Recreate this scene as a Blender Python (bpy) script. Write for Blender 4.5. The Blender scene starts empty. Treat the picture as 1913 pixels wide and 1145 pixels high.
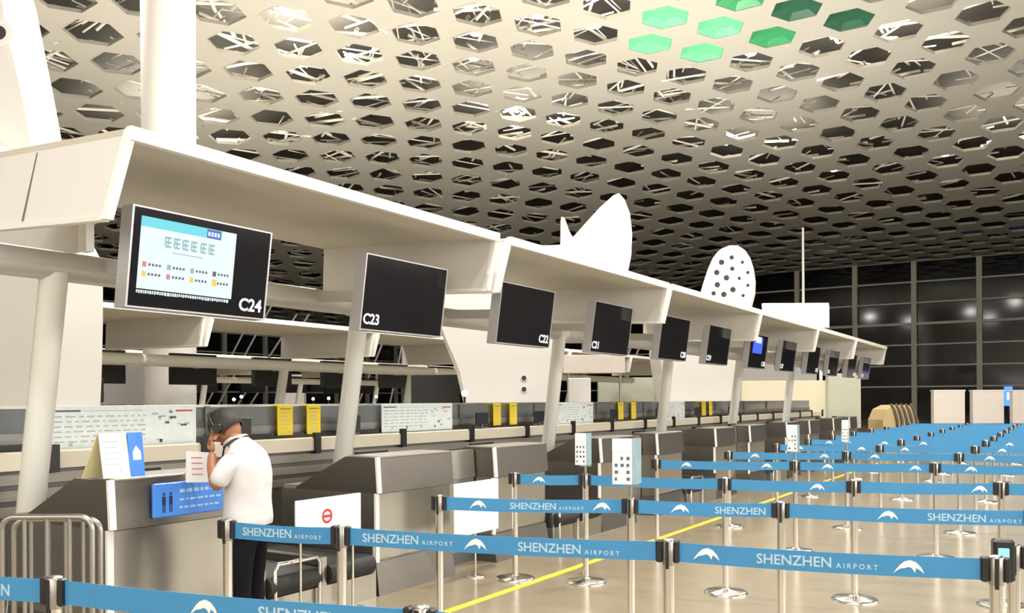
import bpy, math, random
from mathutils import Vector, Matrix
random.seed(7)
S = bpy.context.scene
COL = S.collection
R = math.radians

# ------------------------------------------------------------ camera, world, lights, exposure
FPX = 1650.0
YAW = math.atan(1033/1650.0)
CA, SA = math.cos(YAW), math.sin(YAW)
EYE = 1.6
ROLL = 0.0052
cam_d = bpy.data.cameras.new('camera')
cam = bpy.data.objects.new('camera', cam_d); COL.objects.link(cam)
cam_d.sensor_fit = 'HORIZONTAL'; cam_d.sensor_width = 36.0
cam_d.lens = 36.0*FPX/1913.0
cam_d.shift_y = (750-572.5)/1913.0
cam_d.clip_start = 0.05; cam_d.clip_end = 400
rv, uv, fv = Vector((CA, SA, 0)), Vector((0, 0, 1)), Vector((-SA, CA, 0))
rr = rv*math.cos(ROLL) - uv*math.sin(ROLL)
uu = uv*math.cos(ROLL) + rv*math.sin(ROLL)
m = Matrix((rr, uu, -fv)).transposed().to_4x4(); m.translation = Vector((0, 0, EYE))
cam.matrix_world = m
S.camera = cam

w = bpy.data.worlds.new('night'); S.world = w; w.use_nodes = True
bg = w.node_tree.nodes['Background']
bg.inputs[0].default_value = (0.012, 0.016, 0.030, 1); bg.inputs[1].default_value = 0.5
S.view_settings.view_transform = 'Standard'; S.view_settings.look = 'None'
S.view_settings.gamma = 1.0; S.view_settings.use_curve_mapping = False
S.view_settings.exposure = 0.32

def area(name, loc, sx, sy, power, color, down=True, rot=None):
    d = bpy.data.lights.new(name, 'AREA'); d.shape = 'RECTANGLE'; d.size = sx; d.size_y = sy
    d.energy = power; d.color = color
    o = bpy.data.objects.new(name, d); COL.objects.link(o); o.location = loc
    o.rotation_euler = rot if rot else ((0, 0, 0) if down else (math.pi, 0, 0))
    return o
WARM = (1.0, 0.92, 0.79); NEUT = (1.0, 0.955, 0.90)
# uplights lying on top of the counter canopies, and two added fills, washing the vault
area('uplight_front_row', (-5.6, 12, 3.75), 0.5, 15, 1100, WARM, False)
area('uplight_second_row', (-13.4, 22, 3.6), 0.5, 26, 2400, WARM, False)
area('fill_uplight_far', (-8.5, 33.6, 3.6), 4, .6, 650, NEUT, False)  # added fill over the service block, brightens the far vault
area('fill_uplight_right', (9, 24, 4.3), 0.5, 30, 1000, NEUT, False)  # added unseen fill, brightens the right side of the vault
area('uplight_third_row', (-25.0, 20, 3.6), 0.5, 24, 1600, WARM, False)
# lamps lying on the vault sheet, lighting the lattice above it
for (x, y, p) in [(-8, 14, 420), (-16, 18, 700), (-24, 24, 700), (-12, 28, 520), (-22, 36, 420), (-3, 22, 360), (-34, 26, 500), (-6, 36, 330), (-13, 45, 300), (1, 12, 250), (-2, 48, 260)]:
    area('lattice_uplight', (x, y, 15.0+.45 - 2.7*max(0,min(1,(y-32)/34))**2*(3-2*max(0,min(1,(y-32)/34))) - 4.2*max(0,(-x-17)/40)**2*(3-2*max(0,(-x-17)/40))), 4.5, 4.5, p*1.5, WARM, False)
# downlights set in the vault
for (x, y, p) in [(-1, 3, 1100), (-2.5, 12, 1100), (1.5, 20, 900), (-9, 8, 900), (-10.5, 19, 900), (-5, 29, 700),
                  (-19, 12, 900), (-22, 25, 900), (2.5, -2, 700), (-1.5, 38, 900)]:  # last one added to brighten the dim far boards
    area('downlight', (x, y, 13.2 - max(0, (-x-15)/40.0)*3), 0.9, 0.9, p, NEUT, True)
# added fill lights out of view, at the right and behind the camera
area('fill_light_right', (11, 12, 4.2), 3.0, 30, 1600, NEUT, rot=(0, math.radians(97), 0))
area('fill_light_back', (-1, -5.2, 3.6), 14, 3.0, 260, NEUT, rot=(math.radians(88), 0, 0))

# ------------------------------------------------------------ pixel to world helpers (1913x1145 frame)
def _der(px, py):
    x = px-956.5; y = py-750
    return x*math.cos(ROLL)-y*math.sin(ROLL), y*math.cos(ROLL)+x*math.sin(ROLL)
def onX(px, py, X):
    x, y = _der(px, py); k = x/FPX
    Y = X*(CA+k*SA)/(k*CA-SA); d = -X*SA+Y*CA
    return Vector((X, Y, EYE-y/FPX*d))
def onY(px, py, Y):
    x, y = _der(px, py); k = x/FPX
    X = Y*(k*CA-SA)/(CA+k*SA); d = -X*SA+Y*CA
    return Vector((X, Y, EYE-y/FPX*d))
def onD(px, py, d):
    x, y = _der(px, py); xr = x/FPX*d
    return Vector((xr*CA-d*SA, xr*SA+d*CA, EYE-y/FPX*d))

# ------------------------------------------------------------ materials
MATS = {}
def mat(name, col, rough=0.5, metal=0.0, var=0.08, scale=6.0, stretch=None, emit=None, es=1.0, bump=0.0, trans=0.0, alpha=1.0, spec=0.5):
    if name in MATS: return MATS[name]
    M = bpy.data.materials.new(name); M.use_nodes = True
    nt = M.node_tree; b = nt.nodes['Principled BSDF']
    b.inputs['Roughness'].default_value = rough; b.inputs['Metallic'].default_value = metal
    b.inputs['Specular IOR Level'].default_value = spec
    if trans: b.inputs['Transmission Weight'].default_value = trans
    if alpha < 1: b.inputs['Alpha'].default_value = alpha
    tc = nt.nodes.new('ShaderNodeTexCoord'); mp = nt.nodes.new('ShaderNodeMapping')
    nt.links.new(tc.outputs['Object'], mp.inputs[0])
    if stretch: mp.inputs['Scale'].default_value = stretch
    n = nt.nodes.new('ShaderNodeTexNoise'); n.inputs['Scale'].default_value = scale; n.inputs['Detail'].default_value = 3
    nt.links.new(mp.outputs[0], n.inputs['Vector'])
    mx = nt.nodes.new('ShaderNodeMix'); mx.data_type = 'RGBA'
    c = Vector(col[:3])
    mx.inputs[6].default_value = (*(c*(1-var)), 1); mx.inputs[7].default_value = (*[min(1, v*(1+var)) for v in c], 1)
    nt.links.new(n.outputs['Fac'], mx.inputs[0])
    nt.links.new(mx.outputs[2], b.inputs['Base Color'])
    if bump:
        bp = nt.nodes.new('ShaderNodeBump'); bp.inputs['Strength'].default_value = bump; bp.inputs['Distance'].default_value = 0.01
        nt.links.new(n.outputs['Fac'], bp.inputs['Height']); nt.links.new(bp.outputs[0], b.inputs['Normal'])
    if emit:
        b.inputs['Emission Color'].default_value = (*emit, 1); b.inputs['Emission Strength'].default_value = es
    MATS[name] = M; return M
def srgb(r, g, b):
    f = lambda v: (v/255/12.92) if v/255 <= .04045 else ((v/255+.055)/1.055)**2.4
    return (f(r), f(g), f(b))
white_p = mat('white_panel', (0.64, 0.62, 0.585), 0.45, var=.03, scale=2)
lid_m = mat('canopy_lining', (0.66, 0.62, 0.54), 0.55, var=.05, scale=1.2)
cap_m = mat('canopy_end_panel', (0.72, 0.70, 0.67), 0.5, var=.03, scale=1.5)
edge_m = mat('white_edge', (0.90, 0.88, 0.84), 0.4, var=.02)
steel = mat('brushed_steel', (0.42, 0.40, 0.37), 0.32, 1.0, var=.14, scale=3, stretch=(2, 2, 40), bump=.05)
steel_h = mat('brushed_steel_band', (0.20, 0.185, 0.165), 0.36, 0.9, var=.14, scale=3, stretch=(30, 3, 60), bump=.05)
steel_l = mat('light_steel', (0.44, 0.42, 0.37), 0.25, 0.8, var=.1, scale=2.5, bump=.03)
chrome = mat('polished_steel', (0.72, 0.70, 0.66), 0.18, 1.0, var=.05, scale=5)
postm = mat('painted_post', (0.84, 0.85, 0.80), 0.35, 0.0, var=.04, scale=2)
tubem = mat('satin_tube', (0.62, 0.61, 0.58), 0.35, 0.2, var=.06, scale=2)
black_p = mat('black_plastic', (0.014, 0.014, 0.016), 0.35, var=.2)
dark_m = mat('dark_void', (0.03, 0.03, 0.03), 0.7, var=.3)
screen_off = mat('screen_glass_off', (0.010, 0.010, 0.014), 0.12, var=.2, scale=2, spec=.2)
bezel = mat('silver_bezel', (0.60, 0.60, 0.64), 0.35, 0.7, var=.05)
tape_m = mat('blue_tape', srgb(62, 138, 190), 0.55, var=.10, scale=4)
letter_m = mat('pale_lettering', (0.46, 0.62, 0.72), 0.6, var=.03)
print_w = mat('white_print', (0.80, 0.84, 0.86), 0.6, var=.03)
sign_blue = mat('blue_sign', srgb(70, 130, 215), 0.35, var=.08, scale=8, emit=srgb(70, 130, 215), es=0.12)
yellow = mat('yellow_notice', srgb(245, 215, 10), 0.5, var=.06)
cream = mat('cream_paint', (0.74, 0.69, 0.52), 0.5, var=.06, scale=2)
ledge = mat('beige_ledge', (0.90, 0.83, 0.68), 0.4, var=.05, scale=2)
slat_g = mat('grey_slats', (0.34, 0.32, 0.28), 0.4, 0.4, var=.15, scale=3, stretch=(1, .3, 20))
paper = mat('white_card', (0.85, 0.87, 0.88), 0.5, var=.03)
paper_b = mat('pale_blue_card', (0.78, 0.88, 0.92), 0.45, var=.12, scale=14)
ink = mat('printed_ink', (0.12, 0.14, 0.18), 0.6, var=.2)
ink_l = mat('faint_ink', (0.46, 0.52, 0.58), 0.6, var=.2)
ink_r = mat('red_ink', (0.55, 0.05, 0.04), 0.5, var=.1)
struts_m = mat('white_strut', (0.90, 0.87, 0.78), 0.45, var=.05)
ceil_m = mat('ceiling_sheet', (0.44, 0.425, 0.375), 0.5, var=.05, scale=.25)
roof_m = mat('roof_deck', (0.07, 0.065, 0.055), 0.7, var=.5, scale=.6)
mull = mat('mullion_paint', (0.66, 0.65, 0.56), 0.5, var=.06)
glass_part = mat('partition_glass', (0.20, 0.22, 0.24), 0.12, 0.2, var=.3, scale=1.5)
grey_dark = mat('dark_grey_panel', (0.16, 0.16, 0.155), 0.45, 0.3, var=.15)
belt_m = mat('rubber_belt', (0.02, 0.02, 0.02), 0.6, var=.2)
skin = mat('skin', srgb(160, 108, 80), 0.5, var=.08, scale=10)
shirt_m = mat('white_shirt', (0.66, 0.645, 0.66), 0.8, var=.05, scale=12, bump=.3)
trous = mat('dark_trousers', (0.006, 0.006, 0.010), 0.9, var=.2, spec=.15)
hair_m = mat('black_hair', (0.02, 0.017, 0.015), 0.6, var=.3, scale=30, bump=.4)

# ------------------------------------------------------------ mesh builder
class MB:
    def __init__(s): s.v = []; s.f = []; s.mi = []; s.sm = []; s.cur = 0
    def add(s, vs, fs, smooth=False):
        o = len(s.v); s.v += [tuple(p) for p in vs]
        for f in fs: s.f.append([i+o for i in f]); s.mi.append(s.cur); s.sm.append(smooth)
        return s
    def box(s, a, b):
        x0, x1 = sorted((a[0], b[0])); y0, y1 = sorted((a[1], b[1])); z0, z1 = sorted((a[2], b[2]))
        return s.hexa([(x0,y0,z0),(x1,y0,z0),(x1,y1,z0),(x0,y1,z0)], [(x0,y0,z1),(x1,y0,z1),(x1,y1,z1),(x0,y1,z1)])
    def bbox(s, a, b, r=.01):
        # box with chamfered vertical and horizontal edges
        x0, x1 = sorted((a[0], b[0])); y0, y1 = sorted((a[1], b[1])); z0, z1 = sorted((a[2], b[2]))
        r = min(r, (x1-x0)/2.2, (y1-y0)/2.2, (z1-z0)/2.2)
        def ring(i, z): return [(x0+i+r,y0+i,z),(x1-i-r,y0+i,z),(x1-i,y0+i+r,z),(x1-i,y1-i-r,z),(x1-i-r,y1-i,z),(x0+i+r,y1-i,z),(x0+i,y1-i-r,z),(x0+i,y0+i+r,z)]
        rs = [ring(r, z0), ring(0, z0+r), ring(0, z1-r), ring(r, z1)]
        vs = sum(rs, []); fs = [list(range(7, -1, -1)), [24+i for i in range(8)]]
        for k in range(3):
            for i in range(8):
                j = (i+1) % 8; fs.append([k*8+i, k*8+j, k*8+8+j, k*8+8+i])
        return s.add(vs, fs)
    def hexa(s, lo, hi):
        return s.add(list(lo)+list(hi), [[3,2,1,0],[4,5,6,7],[0,1,5,4],[1,2,6,5],[2,3,7,6],[3,0,4,7]])
    def cyl(s, p, q, r, r2=None, n=12, caps=True):
        p = Vector(p); q = Vector(q); r2 = r if r2 is None else r2
        d = (q-p).normalized(); a = Vector((0, 0, 1)) if abs(d.z) < .9 else Vector((1, 0, 0))
        u = d.cross(a).normalized(); v = d.cross(u)
        vs = []
        for c, rad in ((p, r), (q, r2)):
            for i in range(n):
                t = 2*math.pi*i/n; vs.append(c+u*math.cos(t)*rad+v*math.sin(t)*rad)
        s.add(vs, [[i, i+n, (i+1) % n+n, (i+1) % n] for i in range(n)], True)
        if caps: s.add(vs, [list(range(n)), list(range(2*n-1, n-1, -1))])
        return s
    def path(s, pts, r, n=10):
        pts = [Vector(p) for p in pts]
        rings = []
        for i, p in enumerate(pts):
            d = (pts[min(i+1, len(pts)-1)]-pts[max(i-1, 0)]).normalized()
            a = Vector((0, 0, 1)) if abs(d.z) < .9 else Vector((1, 0, 0))
            if i == 0: u = d.cross(a).normalized()
            else: u = (u-d*u.dot(d)).normalized()
            v = d.cross(u)
            rings.append([p+(u*math.cos(2*math.pi*k/n)+v*math.sin(2*math.pi*k/n))*r for k in range(n)])
        vs = sum(rings, []); fs = []
        for i in range(len(pts)-1):
            for k in range(n):
                j = (k+1) % n; fs.append([i*n+k, i*n+j, (i+1)*n+j, (i+1)*n+k])
        s.add(vs, fs, True); s.add(vs, [list(range(n-1, -1, -1)), [(len(pts)-1)*n+k for k in range(n)]])
        return s
    def lathe(s, prof, c=(0, 0, 0), n=24):
        vs = []
        for (r, z) in prof:
            for i in range(n):
                t = 2*math.pi*i/n; vs.append((c[0]+r*math.cos(t), c[1]+r*math.sin(t), c[2]+z))
        fs = []
        for k in range(len(prof)-1):
            for i in range(n):
                j = (i+1) % n; fs.append([k*n+i, k*n+j, (k+1)*n+j, (k+1)*n+i])
        s.add(vs, fs, True); s.add(vs, [list(range(n-1, -1, -1)), [(len(prof)-1)*n+k for k in range(n)]])
        return s
    def prism(s, pts, dv):
        # pts: planar polygon (3D), extruded by vector dv
        n = len(pts); dv = Vector(dv)
        vs = [Vector(p) for p in pts]+[Vector(p)+dv for p in pts]
        fs = [list(range(n-1, -1, -1)), list(range(n, 2*n))]+[[i, (i+1) % n, (i+1) % n+n, i+n] for i in range(n)]
        return s.add(vs, fs)
    def ball(s, c, r, n=12, k=8):
        if not hasattr(r, '__len__'): r = (r, r, r)
        vs = [(c[0], c[1], c[2]-r[2])]; fs = []
        for j in range(1, k):
            ph = -math.pi/2+math.pi*j/k
            for i in range(n):
                t = 2*math.pi*i/n; vs.append((c[0]+r[0]*math.cos(ph)*math.cos(t), c[1]+r[1]*math.cos(ph)*math.sin(t), c[2]+r[2]*math.sin(ph)))
        vs.append((c[0], c[1], c[2]+r[2])); last = len(vs)-1
        for i in range(n):
            fs.append([0, 1+(i+1) % n, 1+i]); fs.append([last, last-n+i, last-n+(i+1) % n])
        for j in range(k-2):
            for i in range(n):
                a = 1+j*n+i; b = 1+j*n+(i+1) % n; fs.append([a, b, b+n, a+n])
        return s.add(vs, fs, True)
    def mesh(s, name, mats):
        me = bpy.data.meshes.new(name); me.from_pydata(s.v, [], s.f)
        for q in (mats if isinstance(mats, (list, tuple)) else [mats]): me.materials.append(q)
        me.polygons.foreach_set('material_index', s.mi); me.polygons.foreach_set('use_smooth', s.sm)
        me.update(); return me
    def build(s, name, mats, parent=None, loc=None):
        o = bpy.data.objects.new(name, s.mesh(name, mats)); COL.objects.link(o)
        if parent: o.parent = parent
        if loc is not None: o.location = loc
        return o

def thing(name, label, cat, loc=(0, 0, 0), rz=0, group=None):
    o = bpy.data.objects.new(name, None); COL.objects.link(o); o.location = loc; o.rotation_euler = (0, 0, rz)
    o.empty_display_size = .1
    return tag(o, label, cat, group)
def tag(o, label, cat, group=None):
    o['label'] = label; o['category'] = cat
    if group: o['group'] = group
    return o
def struct(o): o['kind'] = 'structure'; return o
def dup(root, loc, label, group=None, rz=None):
    r = root.copy(); COL.objects.link(r); r.location = loc; r['label'] = label
    if rz is not None: r.rotation_euler = (0, 0, rz)
    if group: r['group'] = group
    for ch in list(root.children):
        c = ch.copy(); COL.objects.link(c); c.parent = r
        for g in ch.children:
            d = g.copy(); COL.objects.link(d); d.parent = c
    return r
def text_mb(txt, size, ext=.001, offset=0.0, spacing=1.0):
    c = bpy.data.curves.new('t', 'FONT'); c.body = txt; c.size = size; c.extrude = ext; c.offset = offset
    c.resolution_u = 3; c.space_character = spacing
    o = bpy.data.objects.new('t', c); COL.objects.link(o)
    dg = bpy.context.evaluated_depsgraph_get()
    me = bpy.data.meshes.new_from_object(o.evaluated_get(dg))
    vs = [Vector(v.co) for v in me.vertices]; fs = [list(p.vertices) for p in me.polygons]
    bpy.data.objects.remove(o); bpy.data.curves.remove(c); bpy.data.meshes.remove(me)
    return vs, fs
def put(mb, vf, fn):
    vs, fs = vf; mb.add([fn(v) for v in vs], fs)
ORD = ['first', 'second', 'third', 'fourth', 'fifth', 'sixth', 'seventh', 'eighth', 'ninth', 'tenth', 'eleventh', 'twelfth', 'thirteenth', 'fourteenth', 'fifteenth', 'sixteenth']

# ------------------------------------------------------------ floor
fm = bpy.data.materials.new('polished_floor'); fm.use_nodes = True
nt = fm.node_tree; b = nt.nodes['Principled BSDF']
tc = nt.nodes.new('ShaderNodeTexCoord')
br = nt.nodes.new('ShaderNodeTexBrick'); br.offset = 0.0; br.inputs['Scale'].default_value = 1.0
br.inputs['Brick Width'].default_value = 1.2; br.inputs['Row Height'].default_value = 1.2; br.inputs['Mortar Size'].default_value = .004
br.inputs['Color1'].default_value = (0.31, 0.26, 0.175, 1); br.inputs['Color2'].default_value = (0.295, 0.245, 0.165, 1); br.inputs['Mortar'].default_value = (0.28, 0.24, 0.18, 1)
nz = nt.nodes.new('ShaderNodeTexNoise'); nz.inputs['Scale'].default_value = 3; nz.inputs['Detail'].default_value = 6
mx = nt.nodes.new('ShaderNodeMix'); mx.data_type = 'RGBA'; mx.blend_type = 'MULTIPLY'; mx.inputs[0].default_value = .25
nt.links.new(tc.outputs['Object'], br.inputs['Vector']); nt.links.new(tc.outputs['Object'], nz.inputs['Vector'])
nt.links.new(br.outputs['Color'], mx.inputs[6]); nt.links.new(nz.outputs['Fac'], mx.inputs[7])
nt.links.new(mx.outputs[2], b.inputs['Base Color']); b.inputs['Roughness'].default_value = .22
b.inputs['Specular IOR Level'].default_value = .6
mb = MB(); mb.box((-62, -6, -.2), (14, 76, 0)); struct(mb.build('floor', fm))
hallw = mat('hall_wall', (.55, .52, .46), .6, var=.05, scale=.5)
mb = MB(); mb.box((13.9, -6, 0), (14.1, 76, 14.4)); struct(mb.build('wall_right', hallw))
mb = MB(); mb.box((-62, -6.2, 0), (14, -6, 14.4)); struct(mb.build('wall_back', hallw))

# ------------------------------------------------------------ perforated vault
def sst(t): t = max(0, min(1, t)); return t*t*(3-2*t)
def cz(x, y): return 15.0 - 2.7*sst((y-32)/34) - 4.2*sst((-x-17)/40)
SX, SY = 2.7, 1.85
ce = MB(); fr = MB(); rf = MB()
GREEN = {(-11.81,29.08):0,(-10.46,30.93):0,(-9.11,32.78):1,(-13.16,30.93):0,(-11.81,32.78):0,(-9.11,29.08):1,(-7.76,30.93):2,(-6.41,32.78):2, (-7.76,27.23):1}
greens = []
cells = []
j0 = int((-4-30.93)/SY); j1 = int((74.6-30.93)/SY)
for j in range(j0, j1+1):
    y = 30.93+SY*j; off = SX/2 if j % 2 else 0
    for i in range(-20, 9):
        x = -10.46+SX*i+off
        if x < -61 or x > 11: continue
        cells.append((x, y))
HX, HY = .88, .86
for (x, y) in cells:
    Rr = [(SX/2, 0), (SX/2, SY/2), (-SX/2, SY/2), (-SX/2, 0), (-SX/2, -SY/2), (SX/2, -SY/2)]
    Hh = [(HX, 0), (HX*.52, HY), (-HX*.52, HY), (-HX, 0), (-HX*.52, -HY), (HX*.52, -HY)]
    vs = [(x+a, y+c, cz(x+a, y+c)) for a, c in Rr]+[(x+a, y+c, cz(x+a, y+c)) for a, c in Hh]+[(x+a*1.04, y+c*1.04, cz(x+a, y+c)+.14) for a, c in Hh]
    fs = []
    for k in range(6):
        l = (k+1) % 6
        fs.append([k, 6+k, 6+l, l]); fs.append([6+k, 12+k, 12+l, 6+l])
    ce.add(vs, fs)
    g = None
    for q in GREEN:
        if abs(q[0]-x) < .2 and abs(q[1]-y) < .2: g = GREEN[q]
    if g is not None: greens.append((x, y, g)); continue
    if y > 58 and random.random() < .5: continue
    # lattice struts above each opening
    z = cz(x, y); n = random.choice((5, 6, 7, 9) if (x < -8 and y < 40) else (4, 5, 6)) if y < 50 else random.choice((2, 3))
    a0 = random.choice((0, math.pi/2, .9, random.random()*3))
    kind = random.random()
    for k in range(n):
        a = a0+(k % 2)*math.pi/2+random.uniform(-.12, .12) if kind < .6 else a0+k*.55
        o_ = random.uniform(-.8, .8); h1 = z+random.uniform(.2, .8); h2 = h1+random.uniform(-.25, .5)
        cx, cy = x-math.sin(a)*o_, y+math.cos(a)*o_
        L = random.uniform(.8, 1.5)
        fr.cyl((cx-math.cos(a)*L, cy-math.sin(a)*L, h1), (cx+math.cos(a)*L, cy+math.sin(a)*L, h2), random.choice((.03, .045, .07)), n=4, caps=False)
struct(ce.build('ceiling', ceil_m))
struct(fr.build('trim_1', struts_m))
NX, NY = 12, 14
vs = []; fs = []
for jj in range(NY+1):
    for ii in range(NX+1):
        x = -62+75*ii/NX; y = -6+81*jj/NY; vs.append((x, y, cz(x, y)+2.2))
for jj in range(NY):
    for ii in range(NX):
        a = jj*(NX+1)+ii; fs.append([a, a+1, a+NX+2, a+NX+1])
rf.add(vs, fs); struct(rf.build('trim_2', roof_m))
gms = [mat('mint_glass', srgb(110, 200, 150), .3, var=.3, scale=2.5, stretch=(1, 4, 1)), mat('green_glass', srgb(62, 150, 100), .3, var=.3, scale=2.5, stretch=(1, 4, 1)), mat('dark_green_glass', srgb(45, 92, 70), .3, var=.35, scale=2.5, stretch=(1, 4, 1))]
gl = [['pale mint', 'mid green', 'dark green'], 0]
greens.sort()
cnt = {}
for (x, y, g) in greens:
    t = MB(); z = cz(x, y)
    Hh = [(HX, 0), (HX*.52, HY), (-HX*.52, HY), (-HX, 0), (-HX*.52, -HY), (HX*.52, -HY)]
    ring0 = [(a, c, .02) for a, c in Hh]; ring1 = [(a*.6, c*.6, .16) for a, c in Hh]
    t.add(ring0+ring1+[(0, 0, .2)], [[k, (k+1) % 6, 6+(k+1) % 6, 6+k] for k in range(6)]+[[6+k, 6+(k+1) % 6, 12] for k in range(6)])
    o = t.build('ceiling_panel', gms[g], loc=(x, y, z))
    tag(o, gl[0][g]+' glass panel closing a hexagonal opening of the white vault', 'ceiling panel', gl[0][g]+' panels in the vault openings')

# recessed ceiling lamps (bright dots in the openings)
lampm = mat('lamp_glow', (1, .95, .8), .4, emit=(1.0, .90, .68), es=14)
for n_, (px, py, d) in enumerate(sorted([(475,160,27),(875,62,27),(1018,50,27),(1757,288,44),(1557,325,44),(1395,112,31),(1130,35,28),(560,232,30),(480,255,33),(855,120,29)])):
    p = onD(px, py, d)
    # slide along the ray until it reaches the vault
    dirv = (p-Vector((0, 0, EYE))).normalized(); t = 5.0
    while True:
        q = Vector((0, 0, EYE))+dirv*t
        if q.z > cz(q.x, q.y)+.12 or t > 90: break
        t += .1
    c = min(cells, key=lambda c: (c[0]-q.x)**2+(c[1]-q.y)**2)
    L = thing('ceiling_lamp', 'small bright lamp in a vault opening, %s of the lamps from the left' % ORD[n_], 'lamp', (c[0], c[1], cz(*c)+.30), group='lamps in the vault openings')
    mb = MB(); mb.lathe([(.16, 0), (.24, .03), (.24, .18), (.1, .25)], n=14); mb.build('housing', struts_m, L)
    mb = MB(); mb.lathe([(.12, -.02), (.17, -.005), (.17, .0)], n=14); mb.build('lens', lampm, L)
    mb = MB(); mb.box((-HX*1.05, -.03, .1), (HX*1.05, .03, .14)); mb.build('mounting_bar', struts_m, L)

# ------------------------------------------------------------ far glass walls
nightglass = mat('night_glass', (0.006, 0.007, 0.011), 0.08, var=.4, scale=.2)
WY = 75.0
mb = MB(); mb.box((-62, WY+.15, 0), (14, WY+.19, 14)); struct(mb.build('window_1', nightglass))
mb = MB()
for k, px in enumerate([1270, 1380, 1490, 1598, 1708, 1830]):
    x = onY(px, 600, WY).x; mb.box((x-.19, WY-.25, 0), (x+.19, WY+.14, cz(x, WY)+.4))
for x in [-1.0+4.3*i for i in range(0, 4)]+[-30-4.4*i for i in range(0, 8)]: mb.box((x-.19, WY-.25, 0), (x+.19, WY+.14, 13))
struct(mb.build('trim_3', mull))
mb = MB()
for k in range(8):
    z = 2.6+1.63*k; mb.box((-62, WY-.1, z-.06 if k != 3 else z-.1), (14, WY+.14, z+.06 if k != 3 else z+.1))
struct(mb.build('trim_4', mull))
mb = MB(); mb.box((-61.6, -6, 0), (-61.5, WY, 13)); struct(mb.build('window_2', nightglass))
mb = MB()
for k in range(18): mb.box((-61.5, -4+4.6*k, 0), (-61.2, -3.7+4.6*k, 12))
for k in range(6): mb.box((-61.45, -6, 2.5+1.7*k), (-61.3, WY, 2.62+1.7*k))
struct(mb.build('trim_5', mull))
# lights of the apron outside the glass, mirrored in it
for (px, py, Y, s_) in [(1470, 540, WY-.3, .16), (1448, 549, WY-.3, .10), (1735, 504, WY-.3, .13), (1615, 757, WY-.3, .2)]:
    pass

# ------------------------------------------------------------ main row of canopies
XF, XB, ZT, ZB = -4.65, -6.89, 3.215, 2.69
modY = [(3.20, 7.18), (7.38, 11.50), (11.62, 15.85), (15.97, 20.2), (20.35, 24.4), (24.6, 29.1)]
def canopy(y0, y1, xf, xb, label, group, flip=1, seams=True, zt=ZT, zb=ZB, back_rise=.12):
    c = thing('counter_canopy', label, 'canopy', (xf, y0, zt), 0, group)
    L = y1-y0; D = xb-xf; s = 1 if D < 0 else -1
    h = zb-zt; nb = .06   # near panel leans towards its foot
    a = MB(); a.prism([(0, 0, 0), (D, 0, back_rise), (D, 0, back_rise-.05), (0, 0, -.05)], (0, L, 0)); a.build('roof_panel', lid_m, c)
    for k, (yy, dy, nm) in enumerate(((0, -.10, 'end_panel'), (L, -.02, 'end_panel'))):
        t = .05 if k == 0 else -.05
        a = MB()
        lo = [(-s*.09, yy+dy, h), (D, yy+dy, h+back_rise), (D, yy+dy+t, h+back_rise), (-s*.09, yy+dy+t, h)]
        hi = [(0, yy, -.04), (D, yy, back_rise-.04), (D, yy+t, back_rise-.04), (0, yy+t, -.04)]
        a.hexa(lo, hi); o = a.build(nm, cap_m, c)
        b_ = MB(); e = .02*s
        b_.hexa([(e-s*.09-.0, yy+dy-.004*(1-2*k), h-.015), (-s*.12, yy+dy-.004*(1-2*k), h-.015), (-s*.12, yy+dy+t, h-.015), (e-s*.09, yy+dy+t, h-.015)],
                [(e, yy-.004*(1-2*k), .0), (-s*.03, yy-.004*(1-2*k), .0), (-s*.03, yy+t, .0), (e, yy+t, .0)])
        ya, yb = sorted((yy+dy, yy+dy+t)); ya -= .004; yb += .004
        b_.hexa([(-s*.12, ya, h-.02), (-s*.12, yb, h-.02), (D, yb, h-.02+back_rise), (D, ya, h-.02+back_rise)], [(-s*.12, ya, h+.01), (-s*.12, yb, h+.01), (D, yb, h+.01+back_rise), (D, ya, h+.01+back_rise)]); b_.build('edge_trim', edge_m, o)
        if k == 0 and seams:
            g = MB()
            xs = .42; yb_ = yy+dy-.004; yt_ = yy-.004
            g.hexa([(D*xs-.006, yb_, h+.02+back_rise*xs), (D*xs+.006, yb_, h+.02+back_rise*xs), (D*xs+.006, yb_+.01, h+.02+back_rise*xs), (D*xs-.006, yb_+.01, h+.02+back_rise*xs)],
                   [(D*xs-.006, yt_, -.05+back_rise*xs), (D*xs+.006, yt_, -.05+back_rise*xs), (D*xs+.006, yt_+.01, -.05+back_rise*xs), (D*xs-.006, yt_+.01, -.05+back_rise*xs)])
            g.build('panel_joint', grey_dark, o)
    e = MB(); e.box((s*.03, 0, -.07), (-s*.02, L, .012)); e.build('front_rail', edge_m, c)
    return c
pos_words = ['nearest, above the lit screen C24', 'above the third and fourth screens', 'third from the camera', 'fourth from the camera', 'fifth from the camera', 'farthest, above the last two screens']
for k, (a, b_) in enumerate(modY):
    c_ = canopy(a, b_, XF, XB, 'white boxed canopy of the front row, '+pos_words[k], 'canopies over the front counter row')
    if k == 0:
        q = MB(); q.box((-4.3, 1.0, -.38), (-2.10, 1.05, .0)); q.box((-2.3, 1.0, .0), (-2.12, 1.05, .06)); fl = q.build('back_flap', cap_m, c_)
        q = MB(); q.box((-2.10, .99, -.39), (-1.99, 1.06, .05)); q.build('edge_trim', edge_m, fl)

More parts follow.
